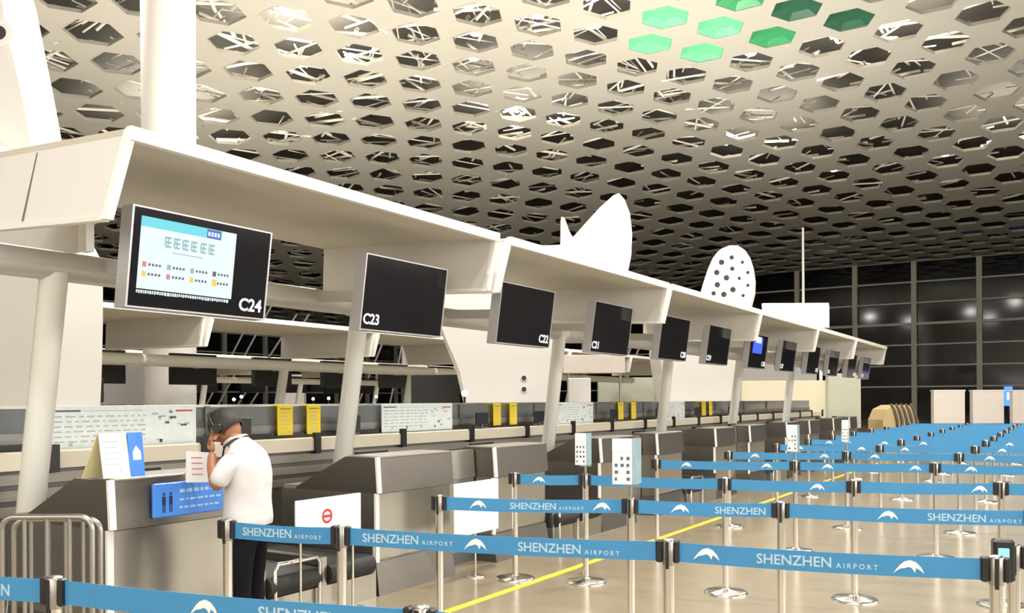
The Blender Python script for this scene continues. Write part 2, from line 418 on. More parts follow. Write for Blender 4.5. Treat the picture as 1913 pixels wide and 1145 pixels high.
# ------------------------------------------------------------ tube and leaning posts
tb = thing('support_tube', 'long satin metal tube carrying the screens of the front counter row', 'tube', (-6.2, 0, 2.60))
mb = MB(); mb.cyl((0, 1.0, 0), (0, 29.5, 0), .11, n=20); mb.build('tube', tubem, tb)
mb = MB()
for y in (6.9, 11.2, 15.45, 19.75, 24.0): mb.cyl((0, y-.12, 0), (0, y+.12, 0), .118, n=20)
mb.build('collar', postm, tb)
posts = [((100, 520), (52, 960), 3.66), ((672, 620), (640, 860), 6.93), ((1045, 635), (1020, 870), 11.2), ((1247, 672), (1235, 808), 15.4), ((1378, 690), (1368, 795), 19.6), ((1476, 700), (1468, 790), 24.0)]
for k, (t_, b_, Y) in enumerate(posts):
    x0 = onY(*b_, Y).x; z0 = onY(*b_, Y).z; x1 = -6.2
    sl = (x1-x0)/(2.5-z0); xb = max(x1-sl*2.5, -6.66); sl = (x1-xb)/2.5
    where = ['thickest, beside the steel barrier at the left', 'behind the desk under screen C23', 'in front of the big white trunk, third from the left', 'fourth from the left', 'fifth from the left', 'last one before the window wall'][k]
    p = thing('support_post', 'pale leaning round post, '+where, 'post', (xb, Y, 0), 0, 'leaning posts of the front row')
    mb = MB(); mb.cyl((0, 0, .01), (sl*2.56, 0, 2.56), .098, .095, n=20); mb.build('shaft', postm, p)
    mb = MB(); mb.lathe([(.17, 0), (.17, .015), (.1, .03)], n=20); mb.build('foot_plate', steel, p)

# ------------------------------------------------------------ flight screens
scr_px = [(250, 24), (686, 23), (940, 22), (1113, 21), (1238, 20), (1328, 19), (1407, 18), (1463, 17), (1514, 16), (1553, 15), (1590, 14), (1617, 13)]
TILT = .14; SW, SH = 1.14, .645
def screen_pt(y, z, o=0):  # local on face: y along, z down from top; tilted
    return Vector((-TILT*z+o, y, -z))
lit = mat('display_white', (.02, .02, .02), .4, emit=(0.80, 0.93, 0.96), es=.80)
lit_c = mat('display_cyan', (.02, .02, .02), .4, emit=(0.12, 0.62, 0.72), es=.9)
lit_b = mat('display_blue', (.02, .02, .02), .4, emit=(0.03, 0.10, 0.45), es=1.0)
lit_g = mat('display_grey_text', (.02, .02, .02), .4, emit=(0.30, 0.56, 0.58), es=.7)
lit_d = mat('display_dark_text', (.02, .02, .02), .4, emit=(0.12, 0.10, 0.22), es=.6)
lit_p = mat('display_pink', (.02, .02, .02), .4, emit=(0.80, 0.25, 0.30), es=.7)
lit_y = mat('display_yellow', (.02, .02, .02), .4, emit=(0.9, 0.60, 0.08), es=.8)
lit_w = mat('number_white', (.02, .02, .02), .4, emit=(1, 1, 1), es=0.9)
def rect(mbx, y0, z0, y1, z1, off):
    mbx.add([screen_pt(y0, z0, off), screen_pt(y1, z0, off), screen_pt(y1, z1, off), screen_pt(y0, z1, off)], [[0, 3, 2, 1]])
for k, (px, num) in enumerate(scr_px):
    Y = [3.47, 5.68, 7.80, 9.98, 12.17, 14.2, 16.5, 18.72, 20.95, 23.1, 25.4, 27.5][k]
    ww = SW if k > 1 else 1.16
    lab = ['lit check-in screen numbered C24 at the left end of the row', 'dark check-in screen numbered C23 beside the lit one', 'dark screen hanging third in the row, number at its lower right', 'dark screen hanging fourth in the row, number at its lower left'][k] if k < 4 else 'dark check-in screen hanging %s in the front row' % ORD[k]
    if k == 6: lab = 'check-in screen with a blue glow, hanging seventh in the row'
    if k == 11: lab = 'dark check-in screen hanging last in the row before the window wall'
    s_ = thing('flight_screen', lab, 'screen', (-5.0, Y, 2.865), 0, 'check-in screens on the tube')
    mb = MB(); T = .05
    def sl_box(y0, z0, y1, z1, o0, o1):
        lo = [screen_pt(y0, z1, o0), screen_pt(y0, z1, o1), screen_pt(y1, z1, o1), screen_pt(y1, z1, o0)]
        hi = [screen_pt(y0, z0, o0), screen_pt(y0, z0, o1), screen_pt(y1, z0, o1), screen_pt(y1, z0, o0)]
        return lo, hi
    mb.hexa(*sl_box(.012, .012, ww-.012, SH-.012, -.10, -.004)); mb.hexa(*sl_box(.15, .1, ww-.15, SH-.1, -.17, -.10)); mb.build('housing', mat('screen_housing', (.35, .35, .37), .4, .5), s_)
    mb = MB()
    for q in ((0, 0, .014, SH), (ww-.014, 0, ww, SH), (.014, 0, ww-.014, .01), (.014, SH-.01, ww-.014, SH)): mb.hexa(*sl_box(*q, -.11, .006))
    mb.build('frame', bezel, s_)
    mb = MB(); rect(mb, .014, .01, ww-.014, SH-.01, .001); mb.build('glass', screen_off, s_)
    # number
    vf = text_mb('C%d' % num, .125, .0012, .003)
    wv = max(v.x for v in vf[0]); right = (k % 2 == 0)
    y0 = ww-.03-wv-.01 if right else .035
    mb = MB(); put(mb, vf, lambda v: screen_pt(y0+v.x, SH-.055-v.y, .004+v.z)); mb.build('number', lit_w, s_)
    if k == 0:
        dmb = MB(); A = .07; B = A+.765; C = .06; D = .52
        rect(dmb, A, C, B, D, .003)
        dmb.cur = 1; rect(dmb, A, C, B-.13, C+.065, .004)
        dmb.cur = 2; rect(dmb, .58, C+.005, .70, C+.065, .005)
        dmb.cur = 0
        for q in range(4): rect(dmb, .59+q*.026, C+.022, .608+q*.026, C+.05, .006)
        dmb.cur = 3
        for q in range(6):
            y_ = .255+q*.068+(.01 if q > 3 else 0)
            for (a_, c_, e_, f_) in ((0, 0, .05, .012), (.02, 0, .03, .07), (0, .03, .05, .042), (.004, .058, .05, .07), (0, .012, .01, .06)): rect(dmb, y_+a_, .165+c_, y_+e_, .165+f_, .004)
        rect(dmb, .32, .262, .56, .268, .004)
        rows = [(.37, 4), (.43, 3)]
        for r_ in range(2):
            zz = .345+r_*.062
            for q in range(4):
                y_ = A+.03+q*.185
                dmb.cur = [6, 3, 3, 4][q] if r_ == 0 else [5, 6, 5, 7][q]
                dmb.cur = min(dmb.cur, 6)
                rect(dmb, y_, zz, y_+.03, zz+.034, .004)
                dmb.cur = 4
                for e_ in range(4): rect(dmb, y_+.045+e_*.026, zz+.008, y_+.045+e_*.026+.016, zz+.024, .004)
        dmb.cur = 5; rect(dmb, A+.03+3*.185, .40, A+.07+3*.185, .445, .0045)
        dmb.cur = 0
        yy = A
        while yy < B-.03:
            wl = random.uniform(.008, .02); rect(dmb, yy, .528, yy+wl, .545+random.uniform(0, .006), .004); yy += wl+.005
        dmb.build('display', [lit, lit_c, lit_b, lit_g, lit_d, lit_y, lit_p], s_)
    if k == 6:
        dmb = MB(); rect(dmb, .2, .06, .8, .36, .003); dmb.cur = 1; rect(dmb, .35, .04, .7, .16, .004); dmb.build('display', [mat('display_deep_blue', (.02, .05, .5), .4, emit=(.03, .08, .8), es=1.2), lit], s_)
    mb = MB(); mb.box((-.17-.07, ww/2-.14, -.42), (-.12, ww/2+.14, -.16))
    mb.hexa([(-1.16, ww/2-.05, -.29), (-.2, ww/2-.05, -.34), (-.2, ww/2+.05, -.34), (-1.16, ww/2+.05, -.29)], [(-1.16, ww/2-.05, -.19), (-.2, ww/2-.05, -.24), (-.2, ww/2+.05, -.24), (-1.16, ww/2+.05, -.19)])
    mb.build('arm', tubem, s_)

# ------------------------------------------------------------ check-in desks
XD = -4.85
def desk(Y0, W, label, pale_side=True):
    d = thing('check_in_desk', label, 'desk', (XD, Y0, 0), 0, 'check-in desks of the front row')
    m_ = MB(); m_.hexa([(.06, -.03, 0), (.06, W+.0, 0), (-1.1, W, 0), (-1.1, -.03, 0)], [(.0, 0, .27), (.0, W, .27), (-1.1, W, .27), (-1.1, 0, .27)]); m_.build('plinth', steel_h, d)
    m_ = MB(); m_.box((-.02, 0, .27), (-1.1, W, .84)); m_.build('body', steel, d)
    m_ = MB(); m_.bbox((-.018, .012, .285), (.004, W-.012, .835), .004); m_.build('front_panel', steel_l, d)
    m_ = MB(); prof = [(.035, 0, .84), (.015, 0, 1.14), (-.34, 0, 1.14), (-.92, 0, .86), (-.92, 0, .84)]
    m_.prism(prof, (0, .03, 0)); m_.build('side_panel', steel_h, d); m_ = MB(); m_.prism([(x, W-.03, z) for x, _, z in prof], (0, .03, 0)); m_.build('side_panel', steel_h, d)
    m_ = MB(); m_.hexa([(.035, .03, .84), (.035, W-.03, .84), (.0, W-.03, .84), (.0, .03, .84)], [(.015, .03, 1.13), (.015, W-.03, 1.13), (-.02, W-.03, 1.13), (-.02, .03, 1.13)]); m_.build('fascia', steel_h, d)
    m_ = MB(); m_.bbox((.02, .03, 1.13), (-.34, W-.03, 1.15), .006); m_.box((-.34, .03, .84), (-1.1, W-.03, .87)); m_.build('worktop', mat('worktop', (.3, .28, .25), .35, .2), d)
    m_ = MB(); m_.hexa([(.042, -.012, .845), (.042, .03, .845), (.02, .03, .845), (.02, -.012, .845)], [(.022, -.012, 1.142), (.022, .03, 1.142), (.0, .03, 1.142), (.0, -.012, 1.142)])
    m_.box((-.01, -.012, .27), (.012, .03, .84)); m_.build('corner_strip', edge_m, d)
    m_ = MB(); m_.box((-.44, W*.25, .90), (-.47, W*.25+.42, 1.16)); m_.box((-.45, W*.25+.17, .87), (-.49, W*.25+.25, .92)); m_.build('monitor', black_p, d)
    return d
dk = [(3.19, 1.08, 'left end desk with the blue sign, under screen C24'), (5.61, 1.05, 'under screen C23, beside the round no-entry board'), (7.38, 1.05, 'behind the plain white board'),
      (9.75, 1.0, 'fourth from the left, behind the folded notice cards'), (11.52, 1.0, 'fifth from the left'), (13.95, 1.0, 'sixth from the left'), (15.8, 1.0, 'seventh from the left'), (18.3, 1.0, 'eighth from the left'), (20.2, 1.0, 'ninth from the left'), (22.6, 1.0, 'tenth from the left'), (24.5, 1.0, 'last one of the row')]
for (y, wd, l) in dk: desk(y, wd, 'steel check-in desk, '+l)
# filler panels between the paired desks
for n_, (a, b_) in enumerate(((6.68, 7.36), (10.77, 11.5), (14.97, 15.78), (19.32, 20.18), (23.62, 24.48))):
    t = thing('desk_link_panel', 'pale steel panel bridging two desks, %s gap from the left' % ORD[n_], 'panel', (XD-.22, a, 0), 0, 'panels bridging paired desks')
    m_ = MB(); m_.box((0, 0, .12), (-.04, b_-a, .84)); m_.build('lower_panel', steel_l, t)
    m_ = MB(); m_.hexa([(.02, 0, .845), (.02, b_-a, .845), (-.03, b_-a, .845), (-.03, 0, .845)], [(.0, 0, 1.12), (.0, b_-a, 1.12), (-.05, b_-a, 1.12), (-.05, 0, 1.12)]); m_.build('upper_panel', steel_l, t)
    m_ = MB(); m_.box((-.3, 0.01, 0), (0.0, b_-a-.01, .12)); m_.build('plinth', grey_dark, t)
# baggage belts
for n_, (a, b_) in enumerate(((4.33, 5.55), (8.5, 9.7), (12.58, 13.9), (17.0, 18.2), (21.3, 22.5))):
    t = thing('baggage_belt', 'low baggage intake belt between desks, '+['beside the person in the white shirt', 'behind the folded notice cards', 'third from the left', 'fourth from the left', 'fifth from the left'][n_], 'conveyor', (XD+.05, a, 0), 0, 'intake belts between desks')
    W = b_-a; Lb = 1.25
    m_ = MB(); m_.box((0, 0, 0), (-Lb, W, .20)); m_.build('base', steel_l, t)
    for q in range(2):
        y0 = .05+q*(W/2); y1 = y0+W/2-.1
        m_ = MB(); m_.box((-.03, y0, .20), (-Lb, y1, .36)); m_.cyl((-.03, y0, .28), (-.03, y1, .28), .08, n=16); m_.build('belt', belt_m, t)
    m_ = MB(); m_.box((.0, -.0, .20), (-Lb, .04, .42)); m_.box((0, W-.04, .2), (-Lb, W, .42)); m_.box((0, W/2-.04, .2), (-Lb, W/2+.04, .42)); m_.build('side_rail', steel, t)
    m_ = MB(); m_.path([(.03, .1, .0), (.03, .1, .40), (.03, .13, .44), (.03, W/2-.1, .44), (.03, W/2-.07, .40), (.03, W/2-.07, 0)], .016, 8); m_.build('guard_frame', chrome, t)

# ------------------------------------------------------------ baggage line behind the desks and partition wall
cv = thing('collecting_conveyor', 'long beige edged baggage conveyor running behind the front desks', 'conveyor', (-6.80, -1, 0))
mb = MB(); mb.box((-.25, 0, 1.09), (0.02, 31, 1.22)); mb.build('cover_ledge', ledge, cv)
for k, (z0, z1, o) in enumerate(((.98, 1.06, .0), (.86, .94, .01), (.74, .82, .02))):
    mb = MB(); mb.box((-.2, 0, z0), (o, 31, z1)); mb.build('side_slat', slat_g, cv)
mb = MB(); mb.box((-.24, 0, 0.01), (-.04, 31, 1.09)); mb.build('core', grey_dark, cv)
for k in range(22):
    mb = MB(); mb.box((-.0, .6+k*1.45, 1.06), (.05, .68+k*1.45, 1.28)); mb.build('bracket', black_p, cv)

pw = thing('partition_wall', 'long low partition wall of dark glass and steel behind the front counters', 'partition', (-7.12, 0, 0))
mb = MB(); mb.box((-.05, -1, 0), (-.13, 30, 1.30)); mb.box((-.04, -1, 1.30), (-.10, 30, 1.36)); mb.build('lower_panel', mat('partition_steel', (.26, .255, .25), .4, .4), pw)
mb = MB(); mb.box((-.06, -1, 1.36), (-.08, 30, 1.565)); mb.build('glass_band', glass_part, pw)
mb = MB(); mb.box((-.04, -1, 1.56), (-.1, 30, 1.585)); mb.build('top_rail', steel_l, pw)
mb = MB()
for y in (3.7, 5.75, 7.9, 10.05, 12.1, 14.3, 16.4, 18.6, 20.7, 22.9, 25.0, 27.1): mb.box((-.03, y, 0), (-.11, y+.06, 1.57))
mb.build('upright', grey_dark, pw)
mb = MB(); mb.box((-.005, -1, 1.19), (-.05, 30, 1.275)); mb.build('dark_shelf', black_p, pw)
# shelf items (dark terminals)
for n_, y in enumerate((1.6, 2.9, 6.0, 7.62, 10.3, 11.9, 14.6, 16.7, 18.9, 21.2)):
    t = thing('counter_terminal', 'small dark terminal on the partition shelf, %s from the left' % ORD[n_], 'terminal', (-6.95, y, 1.235), R(-90), 'terminals on the partition shelf')
    mb = MB(); mb.bbox((-.14, -.02, .04), (.14, .02, .22), .008); mb.build('display', black_p, t)
    mb = MB(); mb.cyl((0, 0, 0.005), (0, 0, .05), .02); mb.bbox((-.08, -.06, 0), (.08, .06, .012), .004); mb.build('stand', grey_dark, t)

def poster(name, label, y0, y1, z0, z1, mbase, ink_fn, x=-7.112, cat='poster', group=None):
    t = thing(name, label, cat, (x, y0, z0), 0, group)
    mb = MB(); mb.bbox((0.0, 0, 0), (.015, y1-y0, z1-z0), .004); mb.build('board', mbase, t)
    mb = MB(); ink_fn(mb, y1-y0, z1-z0)
    if mb.f: mb.build('print', [ink_l, ink, ink_r, print_w], t)
    return t
def prt(mb, y0, z0, y1, z1, c=0, x=.0165):
    mb.cur = c; mb.add([(x, y0, z0), (x, y1, z0), (x, y1, z1), (x, y0, z1)], [[0, 1, 2, 3]])
def big_ink(mb, W, H):
    rnd = random.Random(int(W*1000))
    prt(mb, .03, H*.86, .28, H*.90, 1); prt(mb, .3, H*.87, W*.6, H*.885, 0)
    for r_ in range(6):
        z = H*.74-r_*H*.11; y = .04
        while y < W*.62:
            wl = rnd.uniform(.02, .10); prt(mb, y, z, min(y+wl, W*.62), z+.012, 0); y += wl+.03
    for q in range(12):
        y = rnd.uniform(W*.66, W*.95); z = rnd.uniform(.05, H*.85); prt(mb, y, z, y+rnd.uniform(.02, .07), z+rnd.uniform(.01, .03), rnd.choice((0, 0, 1)))
    for q in range(4):
        y = W*(.12+.2*q); prt(mb, y, .04, y+.03, .07, 1 if q % 2 else 0)
    prt(mb, W*.84, H*.84, W*.97, H*.88, 2)
poster('information_board', 'long white printed regulations board, left of the person', 4.14, 5.60, 1.20, 1.585, paper_b, big_ink, group='printed boards on the partition')
poster('information_board', 'long white printed board right of the second leaning post', 8.33, 9.80, 1.225, 1.58, paper_b, big_ink, group='printed boards on the partition')
poster('information_board', 'long pale printed board right of the third leaning post', 12.62, 14.05, 1.22, 1.58, paper_b, big_ink, group='printed boards on the partition')
poster('information_board', 'small far printed board behind the fourth leaning post', 17.1, 18.5, 1.22, 1.58, paper_b, big_ink, group='printed boards on the partition')
def y_ink(mb, W, H):
    for r_ in range(7): prt(mb, .03, H*.86-r_*.042, W-.03-.02*(r_ % 3), H*.86-r_*.042+.01, 1 if r_ == 0 else 0)
for n_, (a, b_) in enumerate(((6.64, 6.86), (7.07, 7.28), (10.83, 11.03), (11.28, 11.48), (15.1, 15.32), (15.7, 15.9), (19.6, 19.85), (20.1, 20.3))):
    poster('yellow_notice', 'upright yellow notice on the partition, %s from the left' % ORD[n_], a, b_, 1.25, 1.575, yellow, y_ink, x=-7.112, cat='notice', group='yellow notices on the partition')

# ------------------------------------------------------------ white air-supply trees
def outline_body(name, label, cx, cy, prof, thick, nozz, mat_=white_p, cat='air column', extra=None, face=None):
    """prof: closed outline [(s,z)] ; s runs to the viewer's right in the body plane"""
    t = thing(name, label, cat, (cx, cy, 0), 0, 'white air supply columns')
    rd = Vector((CA, SA, 0)) if face is None else face
    nd = Vector((-rd.y, rd.x, 0))
    mb = MB(); n = len(prof)
    def P(s, z, o): v = rd*s+nd*o; return (v.x, v.y, z)
    cs = sum(p[0] for p in prof)/n; czz = sum(p[1] for p in prof)/n
    def shr(p, k): 
        dx, dz = p[0]-cs, p[1]-czz; l = math.hypot(dx, dz); return (p[0]-dx/l*k, max(p[1]-dz/l*k, 0 if p[1] < .01 else .02))
    rings = [[P(*shr(p, .07), -thick/2) for p in prof], [P(*p, -thick/2+.06) for p in prof], [P(*p, thick/2-.06) for p in prof], [P(*shr(p, .07), thick/2) for p in prof]]
    vs = sum(rings, []); fs = [list(range(n-1, -1, -1)), [3*n+i for i in range(n)]]
    for k in range(3):
        for i in range(n): fs.append([k*n+i, k*n+(i+1) % n, (k+1)*n+(i+1) % n, (k+1)*n+i])
    mb.add(vs, fs); mb.build('shell', mat_, t)
    for (s, z, r) in nozz:
        q = MB(); c0 = Vector(P(s, z, -thick/2-.012)); c1 = Vector(P(s, z, -thick/2+.02))
        q.cyl(c0, c1, r*(1.45 if r < .07 else 2.0), n=24); o = q.build('nozzle_rim', mat('nozzle_ring', (.68, .68, .68), .4), t)
        q = MB(); q.cyl(Vector(P(s, z, -thick/2-.02)), c1, r, n=18); q.build('nozzle_opening', dark_m, o)
    return t
def px_prof(pts, d, cpx):
    out = []
    for (px, py) in pts:
        x, y = _der(px, py); out.append(((px-cpx)/FPX*d, EYE-y/FPX*d))
    return out
# trunk 2 : big flaring trunk in the middle
def tree(cpx, d, pts, nozz, label, thick, name='air_supply_column'):
    c = onD(cpx, 750, d)
    pr = px_prof(pts, d, cpx)
    df = d-thick/2; xc = (cpx-956.5)/FPX*d
    nz_ = [((px-956.5)/FPX*df-xc, EYE-_der(px, py)[1]/FPX*df, r/FPX*df) for px, py, r in nozz]
    return outline_body(name, label, c.x, c.y, pr, thick, nz_)
def zfloor(d): return 750+EYE*FPX/d
d2 = 17.0
tree(945, d2, [(880, zfloor(d2)), (880, 800), (868, 745), (858, 700), (835, 640), (818, 590), (800, 540), (790, 480), (1045, 470), (1042, 540), (1040, 640), (1034, 745), (1030, 800), (1030, zfloor(d2))],
     [(979, 706, 4.5), (979, 727, 4.5)], 'broad flaring white trunk with two small round nozzles, right of screen C23', 1.6)
d2b = 17.2
tree(1112, d2b, [(1040, 640), (1042, 470), (1049, 455), (1050, 408), (1057, 432), (1066, 452), (1090, 425), (1120, 392), (1146, 369), (1156, 365), (1166, 376), (1176, 402), (1180, 440), (1178, 480), (1170, 520), (1165, 560), (1120, 640)],
     [], 'white pointed sail-shaped crown rising above the second canopy', .5, 'air_column_crown')
d3 = 27.0
tree(1300, d3, [(1235, zfloor(d3)), (1232, 750), (1228, 700), (1222, 660), (1224, 640), (1372, 640), (1372, 700), (1370, 750), (1368, zfloor(d3))], [], 'plain broad white trunk right of the fourth leaning post', 2.0)
nz3 = [(1368, 481, 4), (1349, 490, 5), (1388, 490, 3), (1340, 509, 5), (1369, 502, 4), (1398, 509, 3), (1358, 519, 5), (1382, 520, 3), (1341, 532, 5), (1370, 541, 5), (1398, 533, 3), (1353, 550, 5), (1389, 552, 3), (1334, 548, 4)]
pr3 = []
for (px, py) in [(1300, 600), (1308, 560), (1318, 527), (1327, 500), (1336, 480), (1346, 467), (1360, 461), (1376, 461), (1390, 470), (1400, 486), (1406, 506), (1409, 530), (1408, 552), (1402, 575), (1396, 600), (1392, 645), (1310, 645)]: pr3.append((px, py))
tree(1356, d3+.3, pr3, nz3, 'white rounded crown full of round holes above the third canopy', .6, 'air_column_crown')
d1 = 10.6
tree(20, d1, [(-160, zfloor(d1)), (-160, 300), (-140, 200), (-60, 245), (60, 300), (155, 480), (154, 600), (151, 700), (148, 760), (146, zfloor(d1))], [], 'large white trunk at the left edge behind the thick leaning post', 1.2)
d1b = 10.9
tree(-20, d1b, [(-150, 330), (-160, 100), (-130, -60), (-40, -110), (28, -60), (45, 0), (60, 80), (76, 160), (92, 250), (100, 330)], [(3, 62, 13)], 'white crown with one large round nozzle in the top left corner', .8, 'air_column_crown')
# tall round column
c = onD(318, 750, 20.0)
o = thing('hall_column', 'tall round white column rising to the vault behind the first canopy', 'column', (c.x, c.y, 0))
mb = MB(); mb.cyl((0, 0, 0), (0, 0, 14.9), .56, .60, n=40); mb.build('shaft', white_p, o)
mb = MB(); mb.cyl((0, 0, 0), (0, 0, .15), .62, n=40); mb.build('base_ring', steel_l, o)

# ------------------------------------------------------------ rear rows of canopies, seen under the front one
for k in range(6):
    y0 = 5.75+4.3*k
    canopy(y0, y0+4.15, -12.3, -15.0, 'white boxed canopy of the second counter row, %s from the left' % ORD[k], 'canopies over the second counter row', seams=False, zt=3.12, zb=2.58, back_rise=.03)
for k in range(6):
    y0 = 12+4.3*k
    canopy(y0, y0+4.1, -22.3, -25.0, 'small distant white canopy of the third counter row, %s from the left' % ORD[k], 'canopies over the third counter row', seams=False, zt=3.1, zb=2.55, back_rise=.03)
for (X, z, y0, y1, lb, n0) in ((-14.0, 2.38, 4, 31, 'second', 9.0), (-24.0, 2.38, 8, 40, 'third', 15.0)):
    t = thing('support_tube', 'pale metal tube carrying the screens of the %s counter row' % lb, 'tube', (X, y0, z))
    mb = MB(); mb.cyl((0, 0, 0), (0, y1-y0, 0), .11, n=14); mb.build('tube', postm, t)
    for q in range(5):
        y = n0+q*4.3
        p = thing('support_post', 'pale leaning post of the %s counter row, %s from the left' % (lb, ORD[q]), 'post', (X-.5, y, 0), 0, 'leaning posts of the %s row' % lb)
        mb = MB(); mb.cyl((0, 0, 0), (.5, 0, z), .10, n=12); mb.build('shaft', postm, p)
    for q in range(9):
        y = y0+3.2+q*2.15
        s_ = thing('flight_screen', 'small dark screen over the %s counter row, %s from the left' % (lb, ORD[q]), 'screen', (X-1.3, y, z+.24), 0, 'screens of the %s row' % lb)
        mb = MB(); mb.box((-.12, 0, -.64), (0, 1.1, 0)); mb.build('housing', black_p, s_)
        mb = MB(); mb.box((0, .5, -.3), (1.24, .58, -.2)); mb.build('arm', tubem, s_)
# second partition wall with counters
t = thing('partition_wall', 'far grey partition wall behind the second counter row', 'partition', (-13.2, 4, 0))
mb = MB(); mb.box((0, 0, 0), (-.1, 28, 1.35)); mb.build('panel', grey_dark, t)
mb = MB(); mb.box((.01, 0, 1.35), (-.11, 28, 1.40)); mb.build('top_rail', steel_l, t)
# exit sign and dark display wall behind
def fbox(px0, py0, px1, py1, d, th, mat_, name, label, cat, extra=None, group=None):
    a = onD(px0, py0, d); b_ = onD(px1, py1, d); c = onD((px0+px1)/2, py1, d)
    ww = (px1-px0)/FPX*d; hh = (py1-py0)/FPX*d
    t = thing(name, label, cat, (c.x, c.y, c.z), YAW, group)
    mb = MB(); mb.bbox((-ww/2, 0, 0), (ww/2, th, hh), .01); mb.build('body', mat_, t)
    if extra: extra(t, ww, hh)
    return t
def legs(t, ww, hh):
    z = t.location.z
    for s in (-1, 1):
        mb = MB(); mb.cyl((s*ww*.42, .05, -z), (s*ww*.42, .05, .01), .03, n=8); mb.build('leg', steel, t)
greenlit = mat('green_sign_glow', (.1, .6, .4), .4, emit=(.05, .75, .42), es=1.3)
def exit_extra(t, ww, hh):
    mb = MB(); mb.box((-ww*.2, -.012, hh*.35), (ww*.34, .0, hh*.95)); mb.build('lit_panel', greenlit, t)
    mb = MB(); mb.cyl((0, .05, 0), (0, .05, -t.location.z), .04, n=8); mb.build('pole', black_p, t)
fbox(148, 706, 186, 752, 13.2, .15, black_p, 'lit_sign', 'dark stand with a glowing green square sign beside the left trunk', 'sign', exit_extra)
fbox(768, 700, 859, 757, 17.6, .12, black_p, 'dark_display', 'wide black display panel left of the flaring trunk', 'display', legs)
fbox(187, 683, 283, 756, 24, .4, mat('grey_wall_box', (.25, .25, .25), .5), 'grey_booth', 'grey booth wall left of the pale far pier', 'booth', legs)
fbox(285, 680, 352, 757, 21.5, .5, cream, 'pale_pier', 'pale square pier between the far booth and a leaning post', 'pier', legs)
fbox(519, 700, 568, 757, 44, .5, white_p, 'distant_column', 'small distant white column with a pattern of holes', 'column',
     lambda t, ww, hh: (legs(t, ww, hh), [MB().cyl((ww*(.12+.18*math.cos(a)), -.02, hh*.62+ww*.2*math.sin(a)), (ww*(.12+.18*math.cos(a)), .01, hh*.62+ww*.2*math.sin(a)), .05, n=8).build('hole', dark_m, t) for a in [i*1.05 for i in range(6)]]))
fbox(1062, 706, 1104, 757, 20, .4, white_p, 'white_kiosk', 'white kiosk cabinet behind the partition, right of the third leaning post', 'kiosk', legs)
fbox(1118, 705, 1236, 757, 36, .4, mat('pale_green_wall', (.45, .47, .38), .5), 'far_booth', 'pale green booth front seen between the third and fourth leaning posts', 'booth', legs)
fbox(1052, 663, 1168, 697, 24, .5, mat('grey_beige_box', (.52, .47, .42), .5), 'hanging_sign_box', 'grey beige hanging box under the second canopy, above the kiosk', 'sign box',
     legs)
small_lit = mat('small_lamp_glow', (1, 1, 1), .4, emit=(.85, 1, .95), es=5)
for n_, (px, py, d) in enumerate([(437, 746, 30), (451, 741, 30), (585, 745, 32), (614, 744, 32), (703, 741, 34), (868, 735, 15.2), (1095, 730, 21), (765, 742, 33)]):
    p = onD(px, py, d)
    t = thing('lamp_bollard', 'small bright lamp standing beyond the partition, %s from the left' % ORD[n_], 'lamp', (p.x, p.y, 0), 0, 'small lamps beyond the partition')
    mb = MB(); mb.ball((0, 0, p.z), .055); mb.build('globe', small_lit, t)
    mb = MB(); mb.cyl((0, 0, 0), (0, 0, p.z-.05), .02, n=8); mb.build('pole', black_p, t)
# escalator-like leaning rail pairs
for n_, (a, b_) in enumerate((((478, 575), (388, 752)), ((505, 575), (410, 752)), ((533, 620), (447, 752)), ((556, 620), (470, 752)), ((752, 640), (728, 757)), ((715, 640), (668, 757)), ((1175, 660), (1160, 705)), ((1190, 660), (1172, 705)))):
    p = onD(*a, 44); q = onD(*b_, 44); q2 = p+(q-p)*((p.z)/(p.z-q.z)); p2 = p+(p-q)*.25
    t = MB(); t.cyl(p2-q2, (0, 0, 0), .05, n=6); o = t.build('leaning_mast', mat('dim_mast', (.22, .22, .22), .5), loc=q2)
    tag(o, 'thin leaning grey mast against the dark glazing, %s from the left' % ORD[n_], 'mast', 'leaning masts at the far glazing')

# ------------------------------------------------------------ right background
fbox(1372, 711, 1602, 795, 33, 1.2, cream, 'service_block', 'cream service block closing the counter row', 'booth',
     lambda t, ww, hh: [MB().bbox((-ww/2, .05, hh), (ww/2*.35, 1.1, hh+.85), .01).build('grey_top', mat('block_grey_top', (.34, .33, .31), .5), t),
                        MB().bbox((ww*.24, -.35, -.1), (ww*.5, 0, hh+.25), .02).build('corner_panel', mat('pale_sage', (.50, .52, .42), .5), t),
                        MB().box((-ww/2, .0, -t.location.z), (ww/2, 1.15, 0)).build('base', grey_dark, t)])
def kiosk_x(t, ww, hh):
    mb = MB(); mb.box((-ww*.5, .02, -t.location.z), (ww*.5, .3, .0)); mb.build('base', grey_dark, t)
    mb = MB(); mb.box((-ww*.5-.02, -.01, hh-.05), (ww*.5+.02, .32, hh+.02)); mb.build('top_trim', edge_m, t)
blush = mat('blush_panel', (.88, .81, .75), .5, var=.04)
for n_, (a, b_) in enumerate(((1745, 1803), (1818, 1876), (1893, 1955))):
    fbox(a, 729, b_, 791, 40, .3, blush, 'tall_board', ['tall pale board at far right, leftmost of three', 'tall pale board at far right, middle of three', 'tall pale board cut by the right edge of the photo'][n_], 'board', kiosk_x, 'pale boards at the far end')
fbox(1878, 722, 1892, 758, 41, .1, mat('blue_glow', (.02, .05, .8), .4, emit=(.03, .10, 1.0), es=4), 'blue_display', 'bright blue lit display between the pale boards', 'display',
     lambda t, ww, hh: MB().box((-ww*.3, -.02, hh*.3), (ww*.2, 0, hh*.7)).build('white_symbol', lit, t) and MB().cyl((0, .05, -t.location.z), (0, .05, 0), .06, n=8).build('pole', black_p, t))
